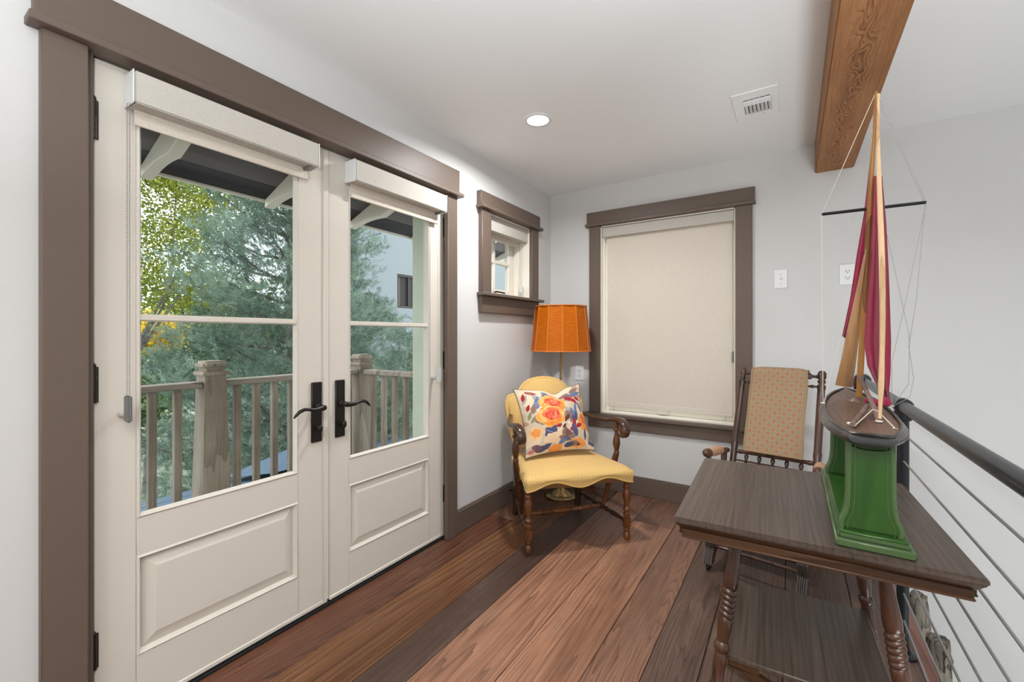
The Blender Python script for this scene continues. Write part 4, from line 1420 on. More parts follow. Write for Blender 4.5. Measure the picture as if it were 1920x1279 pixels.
# arms: padded rolls with turned front knobs, posts down to the seat frame
for s_ in (-1, 1):
    x = s_ * 0.255
    y0_, y1_ = -0.235, -0.09
    a = MB().lathe((x, y0_ - 0.035, 0.578), (x - s_ * 0.03, 0.03, 0.545), [(0, 0.006), (0.02, 0.014), (0.06, 0.022), (0.12, 0.025), (0.15, 0.025), (0.17, 0.021), (0.2, 0.018), (0.85, 0.017), (1, 0.014)], 14)
    a = a.build('arm', m_rockwood, rk, **LB)
    MB().lathe((x - s_ * 0.004, y0_ + 0.010, 0.5745), (x - s_ * 0.019, y1_ + 0.030, 0.560), [(0, 0.020), (0.06, 0.024), (0.5, 0.026), (0.94, 0.024), (1, 0.020)], 14).build('arm_pad', m_armpad, a, **LB)
    MB().lathe((x, y0_ + 0.03, 0.36), (x, y0_ + 0.03, 0.566), [(0, 0.012), (0.3, 0.016), (0.5, 0.010), (0.6, 0.016), (0.7, 0.010), (1, 0.014)], 12).build('arm_post', m_rockwood, rk, **LB)
    MB().prism([(y1_ + 0.04, 0.36), (y1_ + 0.08, 0.36), (0.02, 0.545), (-0.02, 0.545)], 'X', x - s_ * 0.02 - 0.012, x - s_ * 0.02 + 0.012, 0.003, 1).build('arm_brace', m_rockwood, rk, **LB)
    # seat rail and rocker
    MB().box(s_ * 0.235 - 0.018, s_ * 0.235 + 0.018, -0.26, 0.16, 0.315, 0.365, 0.004).build('seat_rail', m_rockwood, rk, **LB)
    curve = [(-0.27 + 0.04 * k, 0.255 + 0.9 * (-0.27 + 0.04 * k + 0.05) ** 2) for k in range(12)]
    MB().prism(curve + [(y, 0.318) for y, z in curve[::-1]], 'X', s_ * 0.235 - 0.014, s_ * 0.235 + 0.014, 0.002, 1).build('rocker_runner', m_rockwood, rk, **LB)
    # platform side: ram's horn front, straight foot rail
    side = [(-0.385, 0.035), (-0.345, 0.035), (-0.315, 0.07), (-0.28, 0.09), (0.20, 0.09), (0.24, 0.06), (0.27, 0.035), (0.30, 0.035), (0.29, 0.075), (0.25, 0.125), (0.1, 0.215), (0.08, 0.235),
            (-0.26, 0.235), (-0.300, 0.225), (-0.335, 0.205), (-0.360, 0.170), (-0.352, 0.135), (-0.340, 0.110), (-0.365, 0.080)]
    ps = MB().prism(side, 'X', s_ * 0.205 - 0.022, s_ * 0.205 + 0.022, 0.004, 1).build('platform_side', m_rockwood, rk, **LB)
    b = MB()
    fr = [(-0.387, 0.040), (-0.370, 0.078), (-0.346, 0.108), (-0.356, 0.136), (-0.366, 0.170), (-0.342, 0.207), (-0.304, 0.231)]
    for k in range(5):
        xx = s_ * 0.205 - 0.017 + 0.0085 * k
        b.tube([(xx, y, z) for y, z in fr], 0.0036, 6)
    b.build('fluting', paint('worn fluting', (0.085, 0.068, 0.058), 0.3, 0.2, 0.1, 60) if s_ < 0 else bpy.data.materials['worn fluting'], ps, **LB)
    for yy in (-0.365, 0.285):
        b = MB().lathe((s_ * 0.205 - 0.007, yy, 0.015), (s_ * 0.205 + 0.007, yy, 0.015), [(0, 0.012), (0.2, 0.015), (0.8, 0.015), (1, 0.012)], 14)
        b.box(s_ * 0.205 - 0.011, s_ * 0.205 - 0.008, yy - 0.004, yy + 0.012, 0.012, 0.037)
        b.box(s_ * 0.205 + 0.008, s_ * 0.205 + 0.011, yy - 0.004, yy + 0.012, 0.012, 0.037)
        b.build('caster', m_bronze, rk, **LB)
for yy, zz in ((-0.33, 0.120), (-0.20, 0.105), (0.18, 0.12)):
    MB().lathe((-0.19, yy, zz), (0.19, yy, zz), [(0, 0.007), (0.05, 0.009), (0.5, 0.010), (0.95, 0.009), (1, 0.007)], 10).build('base_rod', m_rockwood, rk, **LB)
b = MB().box(-0.235, 0.235, -0.265, 0.12, 0.362, 0.425, 0.022, 4)
b.build('seat', m_tap, rk, **LB)
MB().box(-0.22, 0.22, -0.262, -0.238, 0.318, 0.362, 0.004).build('seat_rail', m_rockwood, rk, **LB)

# ------------------------------------------------------------------ oak parlour table
TA = R(2.2)
TC = (0.018, 1.535, 0)
tb = thing('parlor_table', 'dark oak parlor table with twisted splayed legs and lower shelf', 'table', TC, TA)
hx, hy = 0.296, 0.325
b = MB()
b.box(-hx, hx, -hy, hy, 0.724, 0.740, 0.004, 2)
tt = b.build('tabletop', m_oak, tb, **LB)
out0 = [(-hx + 0.004, -hy + 0.004), (hx - 0.004, -hy + 0.004), (hx - 0.004, hy - 0.004), (-hx + 0.004, hy - 0.004)]
b = MB()
lo_ = [b.bm.verts.new((x * 0.955, y * 0.96, 0.708)) for x, y in out0]
hi_ = [b.bm.verts.new((x, y, 0.7245)) for x, y in out0]
for k in range(4):
    b.bm.faces.new((lo_[k], lo_[(k + 1) % 4], hi_[(k + 1) % 4], hi_[k]))
b.bm.faces.new(lo_)
b.bm.faces.new(hi_)
b.build('under_moulding', m_oakside, tb, smooth=0, **LB)
ax_, ay_ = hx - 0.020, hy - 0.020
for s_ in (-1, 1):
    MB().box(-ax_, ax_, s_ * ay_ - 0.009, s_ * ay_ + 0.009, 0.692, 0.709, 0.001).build('apron', m_oakside, tb, **LB)
    MB().box(s_ * ax_ - 0.009, s_ * ax_ + 0.009, -ay_ + 0.009, ay_ - 0.009, 0.692, 0.709, 0.001).build('apron', m_oakside, tb, **LB)
    MB().box(-ax_ - 0.002, ax_ + 0.002, s_ * ay_ - 0.012, s_ * ay_ + 0.012, 0.687, 0.693, 0.002).build('apron_bead', m_oakside, tb, **LB)
    MB().box(s_ * ax_ - 0.012, s_ * ax_ + 0.012, -ay_ + 0.012, ay_ - 0.012, 0.687, 0.693, 0.002).build('apron_bead', m_oakside, tb, **LB)
lprof = [(0.0, 0.012), (0.02, 0.016), (0.05, 0.013), (0.08, 0.012), (0.2, 0.016), (0.28, 0.0165), (0.34, 0.016), (0.36, 0.013), (0.37, 0.018), (0.39, 0.018), (0.40, 0.013), (0.47, 0.0165), (0.50, 0.0165), (0.515, 0.014),
         (0.522, 0.0185), (0.535, 0.0195), (0.548, 0.0185), (0.556, 0.014), (0.60, 0.0175), (0.635, 0.0185), (0.648, 0.017)]
for k in range(5):
    a = 0.65 + 0.021 * k
    lprof += [(a, 0.0155), (a + 0.005, 0.0188), (a + 0.0105, 0.0198), (a + 0.016, 0.0188)]
lprof += [(0.756, 0.0155), (0.762, 0.0185), (0.79, 0.0195), (0.84, 0.0165), (0.90, 0.0135), (0.96, 0.0125), (1.0, 0.0125)]
for sx in (-1, 1):
    for sy in (-1, 1):
        p0 = Vector((sx * 0.232, sy * 0.262, 0))
        p1 = Vector((sx * 0.150, sy * 0.205, 0.709))
        b = MB().lathe(p0, p1, lprof, 18)
        # twist the beads a little so they read as a rope turning
        d_ = (p1 - p0)
        for v in b.bm.verts:
            tpar = (v.co - p0).dot(d_) / d_.length_squared
            if 0.645 < tpar < 0.757:
                w_ = v.co - (p0 + d_ * tpar)
                v.co += d_.normalized() * (w_.x * 0.22 * sx)
        b.build('leg', m_turn, tb, **LB)
MB().box(-0.186, 0.186, -0.218, 0.218, 0.337, 0.352, 0.003).build('shelf', m_oak, tb, **LB)
# scalloped shelf aprons with a slot
for s_ in (-1, 1):
    sc_ = [(-0.175, 0.337), (-0.175, 0.322), (-0.158, 0.318), (-0.125, 0.300), (-0.085, 0.268), (-0.045, 0.262), (0.0, 0.270), (0.045, 0.262), (0.085, 0.268), (0.125, 0.300), (0.158, 0.318), (0.175, 0.322), (0.175, 0.337)]
    b = MB()
    # built as strips so that the elongated slot stays open
    up_ = [(-0.175, 0.337), (-0.10, 0.337), (-0.06, 0.325), (0.06, 0.325), (0.10, 0.337), (0.175, 0.337)]
    b.prism(sc_[1:-1] + [(0.175, 0.326), (0.105, 0.318), (0.06, 0.303), (-0.06, 0.303), (-0.105, 0.318), (-0.175, 0.326)][0:6], 'Y', s_ * 0.205 - 0.008, s_ * 0.205 + 0.008, 0, 0)
    b.box(-0.175, -0.100, s_ * 0.205 - 0.008, s_ * 0.205 + 0.008, 0.318, 0.337)
    b.box(0.100, 0.175, s_ * 0.205 - 0.008, s_ * 0.205 + 0.008, 0.318, 0.337)
    b.build('shelf_apron', m_oakside, tb, smooth=30, **LB)

# ------------------------------------------------------------------ green boat stand on the table
SX = 0.152
bs = thing('boat_stand', 'green painted wooden stand with two ogee uprights on the table', 'stand', (SX, 1.545, 0.740), R(1.0))
LZ = Matrix.Translation((SX, 1.545, 0))


def sb():
    return MB()


y0_, y1_ = 1.236, 1.850
b = MB().box(0.082, 0.222, y0_, y1_, 0.7402, 0.758, 0.003, 1)
b.box(0.088, 0.216, y0_ + 0.006, y1_ - 0.006, 0.757, 0.768, 0.005, 2)
b.build('base_board', m_greenedge, bs)
top = MB().box(0.093, 0.211, y0_ + 0.011, y1_ - 0.011, 0.766, 0.774, 0.003, 1)
top.build('base_top', m_green, bs)
# ogee outline of an upright in x,z
half_out = [(0.058, 0.773), (0.058, 0.791), (0.0555, 0.797), (0.0505, 0.809), (0.0470, 0.826), (0.0452, 0.850), (0.0445, 0.900), (0.0440, 0.940), (0.0435, 0.9765)]
crad = [(0.034, 0.9715), (0.018, 0.9665), (0.0, 0.965)]
outl = half_out + crad
outl = [(SX - 0.004 + x, z) for x, z in outl] + [(SX - 0.004 - x, z) for x, z in outl[::-1][1:]]
for yc, nm in ((1.262, 0), (1.735, 1)):
    dz = -0.0
    b = MB().prism(outl, 'Y', yc, yc + 0.030, 0.006, 3)
    up = b.build('upright', m_green, bs, smooth=50)
    # rounded pale edge moulding on both flanks
    for s_ in (-1, 1):
        pts = [(SX - 0.004 + s_ * (x - 0.006), yc + 0.006, z) for x, z in half_out]
        MB().tube(pts, 0.0068, 10, True).build('edge_moulding', m_greenedge, up)
        MB().tube([(SX - 0.004 + s_ * (x - 0.0165), yc - 0.0003, z) for x, z in half_out], 0.0012, 6).build('scribed_line', m_greenedge, up)

# ------------------------------------------------------------------ model sailboat
BX_ = 0.147
sbt = thing('model_sailboat', 'wooden model sailboat with maroon and tan sails on the green stand', 'model boat', (BX_, 1.50, 1.0))
ST, BW = 1.235, 1.80          # stern, bow


def sheer(f_):
    return 1.0015 + 0.030 * f_ + 0.013 * f_ ** 2


def beam_(f_):
    aft = 1 - 0.50 * max(0.0, 1 - f_ / 0.34) ** 2.4
    return 0.0745 * aft * max(0.0, 1 - max(0.0, (f_ - 0.42) / 0.58) ** 2.3) ** 0.75


def keel(f_):
    return 0.962 + 0.07 * max(0, (f_ - 0.80) / 0.20) ** 2 + 0.012 * max(0, (0.10 - f_) / 0.10) ** 1.5


b = MB()
NF, NK = 34, 20
rows = []
for i in range(NF + 1):
    f_ = i / NF
    y = ST + (BW - ST) * f_
    hb = max(0.0015, beam_(f_))
    zs, zk = sheer(f_), keel(f_)
    row = []
    for k in range(NK + 1):
        q = -1 + 2 * k / NK
        cz_ = 1 - abs(q) ** 1.3
        wdt = (1 + 0.17 * math.sin(PI * min(1.0, cz_ / 0.72))) * max(0.0, 1 - cz_ ** 3.0) ** 0.6
        sx_ = math.copysign(wdt, q)
        row.append((BX_ + hb * sx_, y - (1 - f_) ** 5 * (0.016 * (1 - q * q) + 0.014 * (1 - cz_)), zs + (zk - zs) * cz_))
    rows.append(row)
V_ = b.grid(rows)
hl = b.build('hull', m_hull, sbt, smooth=50)
b = MB()
for k in range(NK // 2):
    q_ = [rows[0][k], rows[0][k + 1], rows[0][NK - k - 1], rows[0][NK - k]]
    if k + 1 >= NK - k - 1:
        q_ = [rows[0][k], rows[0][k + 1], rows[0][NK - k]]
    b.bm.faces.new([b.bm.verts.new(p) for p in q_])
bmesh.ops.remove_doubles(b.bm, verts=b.bm.verts[:], dist=1e-6)
b.build('transom', paint('black stern varnish', (0.010, 0.009, 0.008), 0.3, 0.3, 0.15, 60, 0.6), hl, smooth=80)
b = MB()
rows = []
for i in range(NF + 1):
    f_ = i / NF
    y = ST + (BW - ST) * f_ - 0.001
    hb = max(0.001, beam_(f_) - 0.005)
    row = []
    for k in range(9):
        u = -1 + 2 * k / 8
        row.append((BX_ + u * hb, y - (1 - f_) ** 5 * (0.011 + 0.016 * (1 - u * u)), sheer(f_) - 0.003 + 0.008 * (1 - u * u)))
    rows.append(row)
b.grid(rows)
b.build('deck', m_deck, sbt, smooth=60)
sides = []
for s_ in (-1, 1):
    sides.append([(BX_ + s_ * max(0.001, beam_(i / NF) - 0.0025), ST + (BW - ST) * i / NF - 0.014 * (1 - i / NF) ** 5, sheer(i / NF) + 0.001) for i in range(NF + 1)])
hb0 = beam_(0) - 0.0025
arc = [(BX_ - hb0 + 2 * hb0 * k / 10, ST - 0.014 - 0.015 * (1 - (2 * k / 10 - 1) ** 2), sheer(0) + 0.001 + 0.004 * (1 - (2 * k / 10 - 1) ** 2)) for k in range(1, 10)]
MB().tube(sides[0][::-1] + arc + sides[1], 0.0036, 6).build('gunwale', m_hull, sbt)
MF, MT = Vector((0.161, 1.600, 1.030)), Vector((0.1975, 1.580, 1.905))
mast = MB().lathe(MF, MT, [(0, 0.0076), (0.3, 0.0074), (0.7, 0.0062), (0.95, 0.0045), (1, 0.003)], 12).build('mast', m_mast, sbt)
MB().lathe(MF - Vector((0, 0, 0.004)), MF + Vector((0, 0, 0.012)), [(0, 0.028), (0.3, 0.026), (1, 0.012)], 10).build('mast_step', m_deck, mast)
mp = lambda f_: MF + (MT - MF) * f_
sf = 0.635
sp = mp(sf)
SL, SR = Vector((0.0735, 1.598, 1.583)), Vector((0.302, 1.585, 1.578))
MB().lathe(SL, SR, [(0, 0.0038), (0.02, 0.0046), (0.98, 0.0046), (1, 0.0038)], 8).build('spreader', m_black, sbt)
# pale spar hanging from the masthead down to the stern deck
sp0, sp1 = Vector((0.1742, 1.340, 1.022)), Vector((0.2040, 1.572, 1.893))
pts, rr = [], []
for k in range(25):
    f_ = k / 24
    q = sp0 + (sp1 - sp0) * f_ + Vector((0.004 * math.sin(f_ * 5.5), -0.012 * math.sin(PI * f_), 0))
    pts.append(q)
    rr.append(0.0034 + 0.0026 * math.sin(PI * min(1, f_ * 1.15)) + 0.0020 * math.exp(-((f_ - 0.10) / 0.03) ** 2))
MB().tube(pts, rr, 8, True, 1.1).build('spar', m_spar, sbt)
spar_pts = pts


def sail(name, mat, left, right, fold=0.006, nf=3, th=0.0016, bulge=0.0):
    """cloth between two polylines of equal length, with vertical folds and a real thickness"""
    b = MB()
    n = 30
    m = 14

    def at(pl, f_):
        q = f_ * (len(pl) - 1)
        i = min(int(q), len(pl) - 2)
        return Vector(pl[i]).lerp(Vector(pl[i + 1]), q - i)
    rows = []
    for i in range(n + 1):
        f_ = i / n
        A, B = at(left, f_), at(right, f_)
        row = []
        for k in range(m + 1):
            u = k / m
            q = A.lerp(B, u)
            amp = fold * (0.3 + 0.7 * f_)
            q.y += amp * math.sin(u * PI * 2 * nf + 1.3 * f_) * math.sin(PI * u) ** 0.5 - bulge * math.sin(PI * u)
            row.append(q)
        rows.append(row)
    F1 = b.grid(rows)
    F2 = b.grid([[q + Vector((0, th, 0)) for q in r_] for r_ in rows])
    for i in range(n):
        b.bm.faces.new((F1[i][0], F1[i + 1][0], F2[i + 1][0], F2[i][0]))
        b.bm.faces.new((F1[i][m], F1[i + 1][m], F2[i + 1][m], F2[i][m]))
    for k in range(m):
        b.bm.faces.new((F1[0][k], F1[0][k + 1], F2[0][k + 1], F2[0][k]))
        b.bm.faces.new((F1[n][k], F1[n][k + 1], F2[n][k + 1], F2[n][k]))
    return b.build(name, mat, sbt, smooth=60)


# maroon foresail left of the mast, maroon mainsail right of it, tan jib
sail('foresail', m_maroon, [(0.1912, 1.6250, 1.7525), (0.1760, 1.6300, 1.5780), (0.1593, 1.6350, 1.4554), (0.1447, 1.6400, 1.3300), (0.1260, 1.6450, 1.2184)],
     [(0.1971, 1.6050, 1.7517), (0.1924, 1.6050, 1.6001), (0.1859, 1.6100, 1.4642), (0.1720, 1.6150, 1.3270), (0.1371, 1.6400, 1.2072)], 0.004, 2)
sail('mainsail', m_maroon, [(0.1923, 1.5850, 1.6703), (0.1877, 1.5850, 1.5354), (0.1806, 1.5850, 1.3850), (0.1711, 1.5850, 1.2033), (0.1766, 1.5700, 1.1359), (0.1904, 1.5500, 1.0920), (0.2046, 1.5300, 1.0571)],
     [(0.2035, 1.5300, 1.6511), (0.2103, 1.5150, 1.5172), (0.2143, 1.5050, 1.3736), (0.2178, 1.5000, 1.2046), (0.2175, 1.5050, 1.1201), (0.2150, 1.5100, 1.0702), (0.2161, 1.5100, 1.0406)], 0.010, 3)
sail('jib', m_tan, [(0.1741, 1.5900, 1.4653), (0.1546, 1.6120, 1.3432), (0.1367, 1.6350, 1.2344), (0.1241, 1.6550, 1.1453), (0.1109, 1.6720, 1.0666)],
     [(0.1774, 1.5880, 1.4615), (0.1716, 1.6000, 1.3413), (0.1652, 1.6200, 1.2340), (0.1607, 1.6500, 1.1467), (0.1543, 1.6900, 1.0593)], 0.002, 1, bulge=0.014)
b = MB()
b.ball((0.2081, 1.5150, 1.0421), 0.0135, 12, (1.0, 1.0, 1.0))
b.tube([(0.1631, 1.5000, 1.0431), (0.1754, 1.5000, 1.0470), (0.1897, 1.5000, 1.0396), (0.2052, 1.5100, 1.0382)], [0.006, 0.0085, 0.008, 0.009], 10)
b.build('sail_bundle', m_maroon, sbt)
# boom stick, tiller, block, lashings and eyes
MB().tube([(0.1606, 1.5750, 1.1032), (0.1737, 1.4400, 1.0407), (0.1737, 1.3500, 1.0120)], [0.0052, 0.0058, 0.005], 8).build('boom', m_stick, sbt)
MB().tube([(0.1628, 1.4480, 1.0359), (0.1152, 1.2620, 1.0155)], 0.0052, 8).build('tiller', m_stick, sbt)
b = MB()
b.lathe(Vector((0.1535, 1.6400, 1.0818)), Vector((0.1795, 1.6400, 1.0786)), [(0, 0.016), (0.1, 0.022), (0.9, 0.022), (1, 0.016)], 12)
b.build('block', m_black, sbt)


def torus(b, c, R_, r_, n=14):
    b.tube([(c[0] + R_ * math.cos(2 * PI * k / n), c[1] + R_ * math.sin(2 * PI * k / n), c[2]) for k in range(n + 1)], r_, 6, False)


b = MB()
torus(b, (0.1183, 1.2640, 1.0119), 0.0045, 0.0012)
b.build('eye_ring', m_brass, sbt)
b = MB()
torus(b, (0.1919, 1.2720, 1.0129), 0.0045, 0.0012)
b.build('eye_ring', m_brass, sbt)
b = MB()
torus(b, (0.1125, 1.2750, 1.0155), 0.004, 0.003)
b.build('lashing', m_string, sbt)
b = MB()
torus(b, (0.1727, 1.3420, 1.0158), 0.0055, 0.0025)
b.build('lashing', m_string, sbt)
sheet = [(0.1202, 1.2640, 1.0133), (0.1654, 1.3800, 1.0375), (0.1733, 1.3700, 1.0371), (0.1910, 1.2720, 1.0139)]
MB().tube(sheet, 0.0011, 6).build('sheet_cord', m_string, sbt)
for a_, b_2, mt_, r_ in ((MT, SL, m_string, 0.0009), (MT, SR, m_wire, 0.0006), (MT + Vector((0, 0.004, -0.012)), SR + Vector((-0.004, 0, 0)), m_wire, 0.0005),
                       (SL, Vector((BX_ - 0.075, 1.50, 1.028)), m_string, 0.0008), (Vector((0.1234, 1.6450, 1.2152)), Vector((BX_ - 0.073, 1.50, 1.03)), m_string, 0.0005),
                       (Vector((0.1150, 1.6550, 1.1695)), Vector((BX_ - 0.073, 1.502, 1.03)), m_string, 0.0005),
                       (Vector((0.2114, 1.5150, 1.4886)), Vector((0.2575, 1.5300, 1.2256)), m_wire, 0.0005)):
    MB().tube([a_, b_2], r_, 6).build('rigging_line', mt_, sbt)
HR = Vector((BX_ + 0.075, 1.52, 1.03))
for pl in ([SR, (0.2545, 1.5500, 1.3114), (0.2189, 1.5000, 1.1486), HR], [SR + Vector((-0.002, 0, 0)), (0.2775, 1.5600, 1.3140), (0.2626, 1.5600, 1.1899), (0.2687, 1.5400, 1.1059), (0.2579, 1.5200, 1.0581), HR],
           [(0.2575, 1.5300, 1.2256), (0.2620, 1.5500, 1.1873), (0.2575, 1.5300, 1.0921), HR]):
    MB().tube(pl, 0.0006, 6).build('rigging_line', m_wire, sbt)
b = MB()
for k in range(3):
    torus(b, HR + Vector((0, 0.003 * k, 0.002)), 0.004, 0.0013, 10)
b.build('lashing', m_string, sbt)
b = MB()
for k in range(3):
    torus(b, (BX_ - 0.075, 1.50 + 0.003 * k, 1.03), 0.004, 0.0013, 10)
b.build('lashing', m_string, sbt)

# ------------------------------------------------------------------ outside: balcony, eave, roofs, neighbour
dk = struct('balcony_deck', 'weathered board deck of the balcony', 'deck', (-2.6, 1.2, -0.05))
for k in range(9):
    x = OUT - 0.02 - k * 0.146
    box('deck_board', m_weatherrail, dk, x - 0.140, x, -1.5, 2.6, -0.075, -0.045, 0.003)

RXB = -3.19
br = thing('balcony_railing', 'weathered wooden balcony railing with tapered capped posts outside the doors', 'railing', (RXB, 1.32, -0.05))


def rail_post(x, y):
    b = MB()
    w0, w1 = 0.088, 0.062
    A = [b.bm.verts.new((x + sx * w0, y + sy * w0, -0.05)) for sx, sy in ((-1, -1), (1, -1), (1, 1), (-1, 1))]
    B = [b.bm.verts.new((x + sx * w1, y + sy * w1, 0.965)) for sx, sy in ((-1, -1), (1, -1), (1, 1), (-1, 1))]
    for k in range(4):
        b.bm.faces.new((A[k], A[(k + 1) % 4], B[(k + 1) % 4], B[k]))
    b.bm.faces.new(A)
    b.bm.faces.new(B)
    p = b.build('post', m_weather, br)
    b = MB().box(x - 0.078, x + 0.078, y - 0.078, y + 0.078, 0.962, 0.988, 0.006, 2)
    b.box(x - 0.052, x + 0.052, y - 0.052, y + 0.052, 0.985, 1.006, 0.003)
    b.box(x - 0.072, x + 0.072, y - 0.072, y + 0.072, 1.004, 1.055, 0.016, 3)
    b.build('post_cap', m_weather, p, smooth=75)


for yy in (1.322, 2.50, 0.10):
    rail_post(RXB, yy)
for a0, a1 in ((0.16, 1.255), (1.39, 2.435)):
    box('top_rail', m_weatherrail, br, RXB - 0.05, RXB + 0.05, a0, a1, 0.885, 0.925, 0.005)
    box('bottom_rail', m_weatherrail, br, RXB - 0.02, RXB + 0.02, a0, a1, 0.02, 0.06, 0.004)
box('top_rail', m_weatherrail, br, RXB + 0.065, OUT - 0.03, 2.45, 2.55, 0.885, 0.925, 0.005)
box('bottom_rail', m_weatherrail, br, RXB + 0.065, OUT - 0.03, 2.48, 2.52, 0.02, 0.06, 0.004)
bal = MB().box(-0.02, 0.02, -0.02, 0.02, 0.061, 0.884, 0.003)
bm0 = bal.build('baluster', m_weather, br, world=False)
O0 = Vector((RXB, 1.32, -0.05))
first = True
spots = [(RXB, 1.006 - 0.127 * k) for k in range(6)] + [(RXB, 1.133)] + [(RXB, 1.476 + 0.127 * k) for k in range(8)] + [(RXB + 0.16 + 0.13 * k, 2.50) for k in range(8)]
for k, (x, y) in enumerate(spots):
    o = bm0 if k == 0 else bm0.copy()
    if k:
        C.objects.link(o)
        o.parent = br
    o.location = Vector((x, y, 0)) - O0

m_soff = paint('dark soffit board', (0.130, 0.112, 0.106), 0.6, 0.1, 0.1, 40)
m_gapshade = paint('shadow gap eave board', (0.030, 0.027, 0.027), 0.6)  # shadow gap along the eave edge, put into the last board's colour
m_raft = paint('cream rafter paint', (0.82, 0.735, 0.62), 0.5, 0.06, 0.05, 30)
ev = thing('roof_eave', 'dark boarded roof eave with cream rafter tails above the balcony', 'eave', (-2.4, 2.0, 2.3))
ex0, ez0, ex1, ez1 = OUT, 2.50, -2.93, 2.115
nb = 7
for k in range(nb):
    f0, f1 = k / nb, (k + 1) / nb - 0.005
    xa, za = ex0 + (ex1 - ex0) * f0, ez0 + (ez1 - ez0) * f0
    xb, zb = ex0 + (ex1 - ex0) * f1, ez0 + (ez1 - ez0) * f1
    MB().prism([(xa, za), (xb, zb), (xb, zb + 0.022), (xa, za + 0.022)], 'Y', -2.0, 6.5, 0.002, 1).build('soffit_board', m_soff if k < nb - 1 else m_gapshade, ev)
MB().prism([(ex0, ez0 + 0.023), (ex1 - 0.02, ez1 + 0.015), (ex1 - 0.02, ez1 + 0.05), (ex0, ez0 + 0.06)], 'Y', -2.0, 6.5, 0).build('roof_sheet', m_soff, ev)
MB().prism([(ex1, ez1 - 0.010), (ex1 - 0.022, ez1 - 0.012), (ex1 - 0.022, ez1 + 0.05), (ex1, ez1 + 0.05)], 'Y', -2.0, 6.5, 0.002, 1).build('drip_edge', m_raft, ev)
for k in range(-1, 8):
    y = 0.90 + 0.655 * k
    sl_ = (ez1 - ez0) / (ex1 - ex0)
    zt = lambda x: ez0 + sl_ * (x - ex0) - 0.001
    pr_ = [(ex0, zt(ex0)), (ex1 + 0.005, zt(ex1 + 0.005)), (ex1 + 0.002, zt(ex1) - 0.050)]
    for q in range(7):
        f_ = q / 6
        x = ex1 + 0.02 + 0.34 * f_
        pr_.append((x, zt(x) - 0.055 - 0.095 * f_ ** 1.7))
    pr_.append((ex0, zt(ex0) - 0.150))
    MB().prism(pr_, 'Y', y - 0.030, y + 0.030, 0.003, 1).build('rafter_tail', m_raft, ev)

m_roof = paint('blue grey roofing', (0.105, 0.150, 0.205), 0.5, 0.12, 0.1, 30)
lr = thing('lower_roof', 'low blue grey roof just beyond the balcony railing', 'roof', (-3.9, 1.4, -0.2))
for k in range(4):
    xa, xb = -3.34 - 0.31 * k, -3.34 - 0.31 * (k + 1) + 0.008
    za, zb = 0.03 - 0.052 * k, 0.03 - 0.052 * (k + 1)
    MB().prism([(xa, za), (xb, zb), (xb, zb - 0.03), (xa, za - 0.03)], 'Y', -3.0, 4.2, 0.002, 1).build('roof_course', m_roof, lr)
MB().prism([(-3.34, 0.0), (-4.58, -0.19), (-4.58, -0.35), (-3.34, -0.35)], 'Y', -3.0, 4.2, 0).build('roof_edge', m_roof, lr)
b = MB()
q = [(-3.8, 2.05, 0.02), (-4.5, 1.95, -0.12), (-4.5, 3.0, -0.10), (-3.8, 2.9, 0.02), (-4.15, 2.45, 0.12), (-4.15, 2.75, 0.12)]
vv_ = [b.bm.verts.new(p) for p in q]
for fc in ((0, 1, 4), (1, 2, 5, 4), (2, 3, 5), (3, 0, 4, 5), (0, 3, 2, 1)):
    b.bm.faces.new([vv_[i] for i in fc])
b.build('roof_hip', m_roof, lr, smooth=0)
MB().box(-4.5, -3.4, -2.9, 4.1, -3.4, -0.34).build('house_wall', m_wall, lr)

m_stucco = paint('pale blue grey stucco', (0.235, 0.255, 0.262), 0.85, 0.04, 0.1, 20, 0.2)
nh = thing('neighbor_house', 'pale stucco house with a dark window seen through the right door', 'house', (-10, 9.0, -3.4))
wx = -8.75
wy0, wy1, wz0, wz1 = 7.98, 9.6, 1.95, 2.85
b = MB()
for (a0, a1, c0, c1) in ((6.77, wy0, -3.4, 6.5), (wy1, 20, -3.4, 6.5), (wy0, wy1, -3.4, wz0), (wy0, wy1, wz1, 6.5)):
    b.box(wx - 0.25, wx, a0, a1, c0, c1)
b.box(-9.6, wx - 0.25, 6.77, 6.97, -3.4, 6.5)
b.build('wall', m_stucco, nh, smooth=0)
fr_ = MB()
fr_.box(wx - 0.12, wx - 0.02, wy0, wy1, wz1 - 0.06, wz1)
fr_.box(wx - 0.12, wx - 0.02, wy0, wy1, wz0, wz0 + 0.06)
fr_.box(wx - 0.12, wx - 0.02, wy0, wy0 + 0.06, wz0 + 0.06, wz1 - 0.06)
fr_.box(wx - 0.12, wx - 0.02, wy1 - 0.06, wy1, wz0 + 0.06, wz1 - 0.06)
fr_.box(wx - 0.12, wx - 0.03, wy0 + 0.42, wy0 + 0.46, wz0 + 0.06, wz1 - 0.06)
wf = fr_.build('window', paint('dark window frame', (0.030, 0.022, 0.018), 0.5), nh)
box('pane', paint('dark house glass', (0.030, 0.026, 0.022), 0.35, spec=0.2), wf, wx - 0.10, wx - 0.09, wy0 + 0.06, wy1 - 0.06, wz0 + 0.06, wz1 - 0.06, 0)
box('curtain', paint('brown curtain', (0.10, 0.075, 0.055), 0.8), wf, wx - 0.087, wx - 0.08, wy0 + 0.10, wy0 + 0.17, wz0 + 0.07, wz1 - 0.07, 0)
MB().box(-9.8, wx + 0.15, 6.6, 20, 6.5, 6.7).build('roof', m_soff, nh)
MB().tube([(-6.75, 4.2, 2.60), (-7.5, 5.75, 3.17), (-8.75, 7.45, 3.81)], 0.010, 6).build('service_wire', m_black, nh)

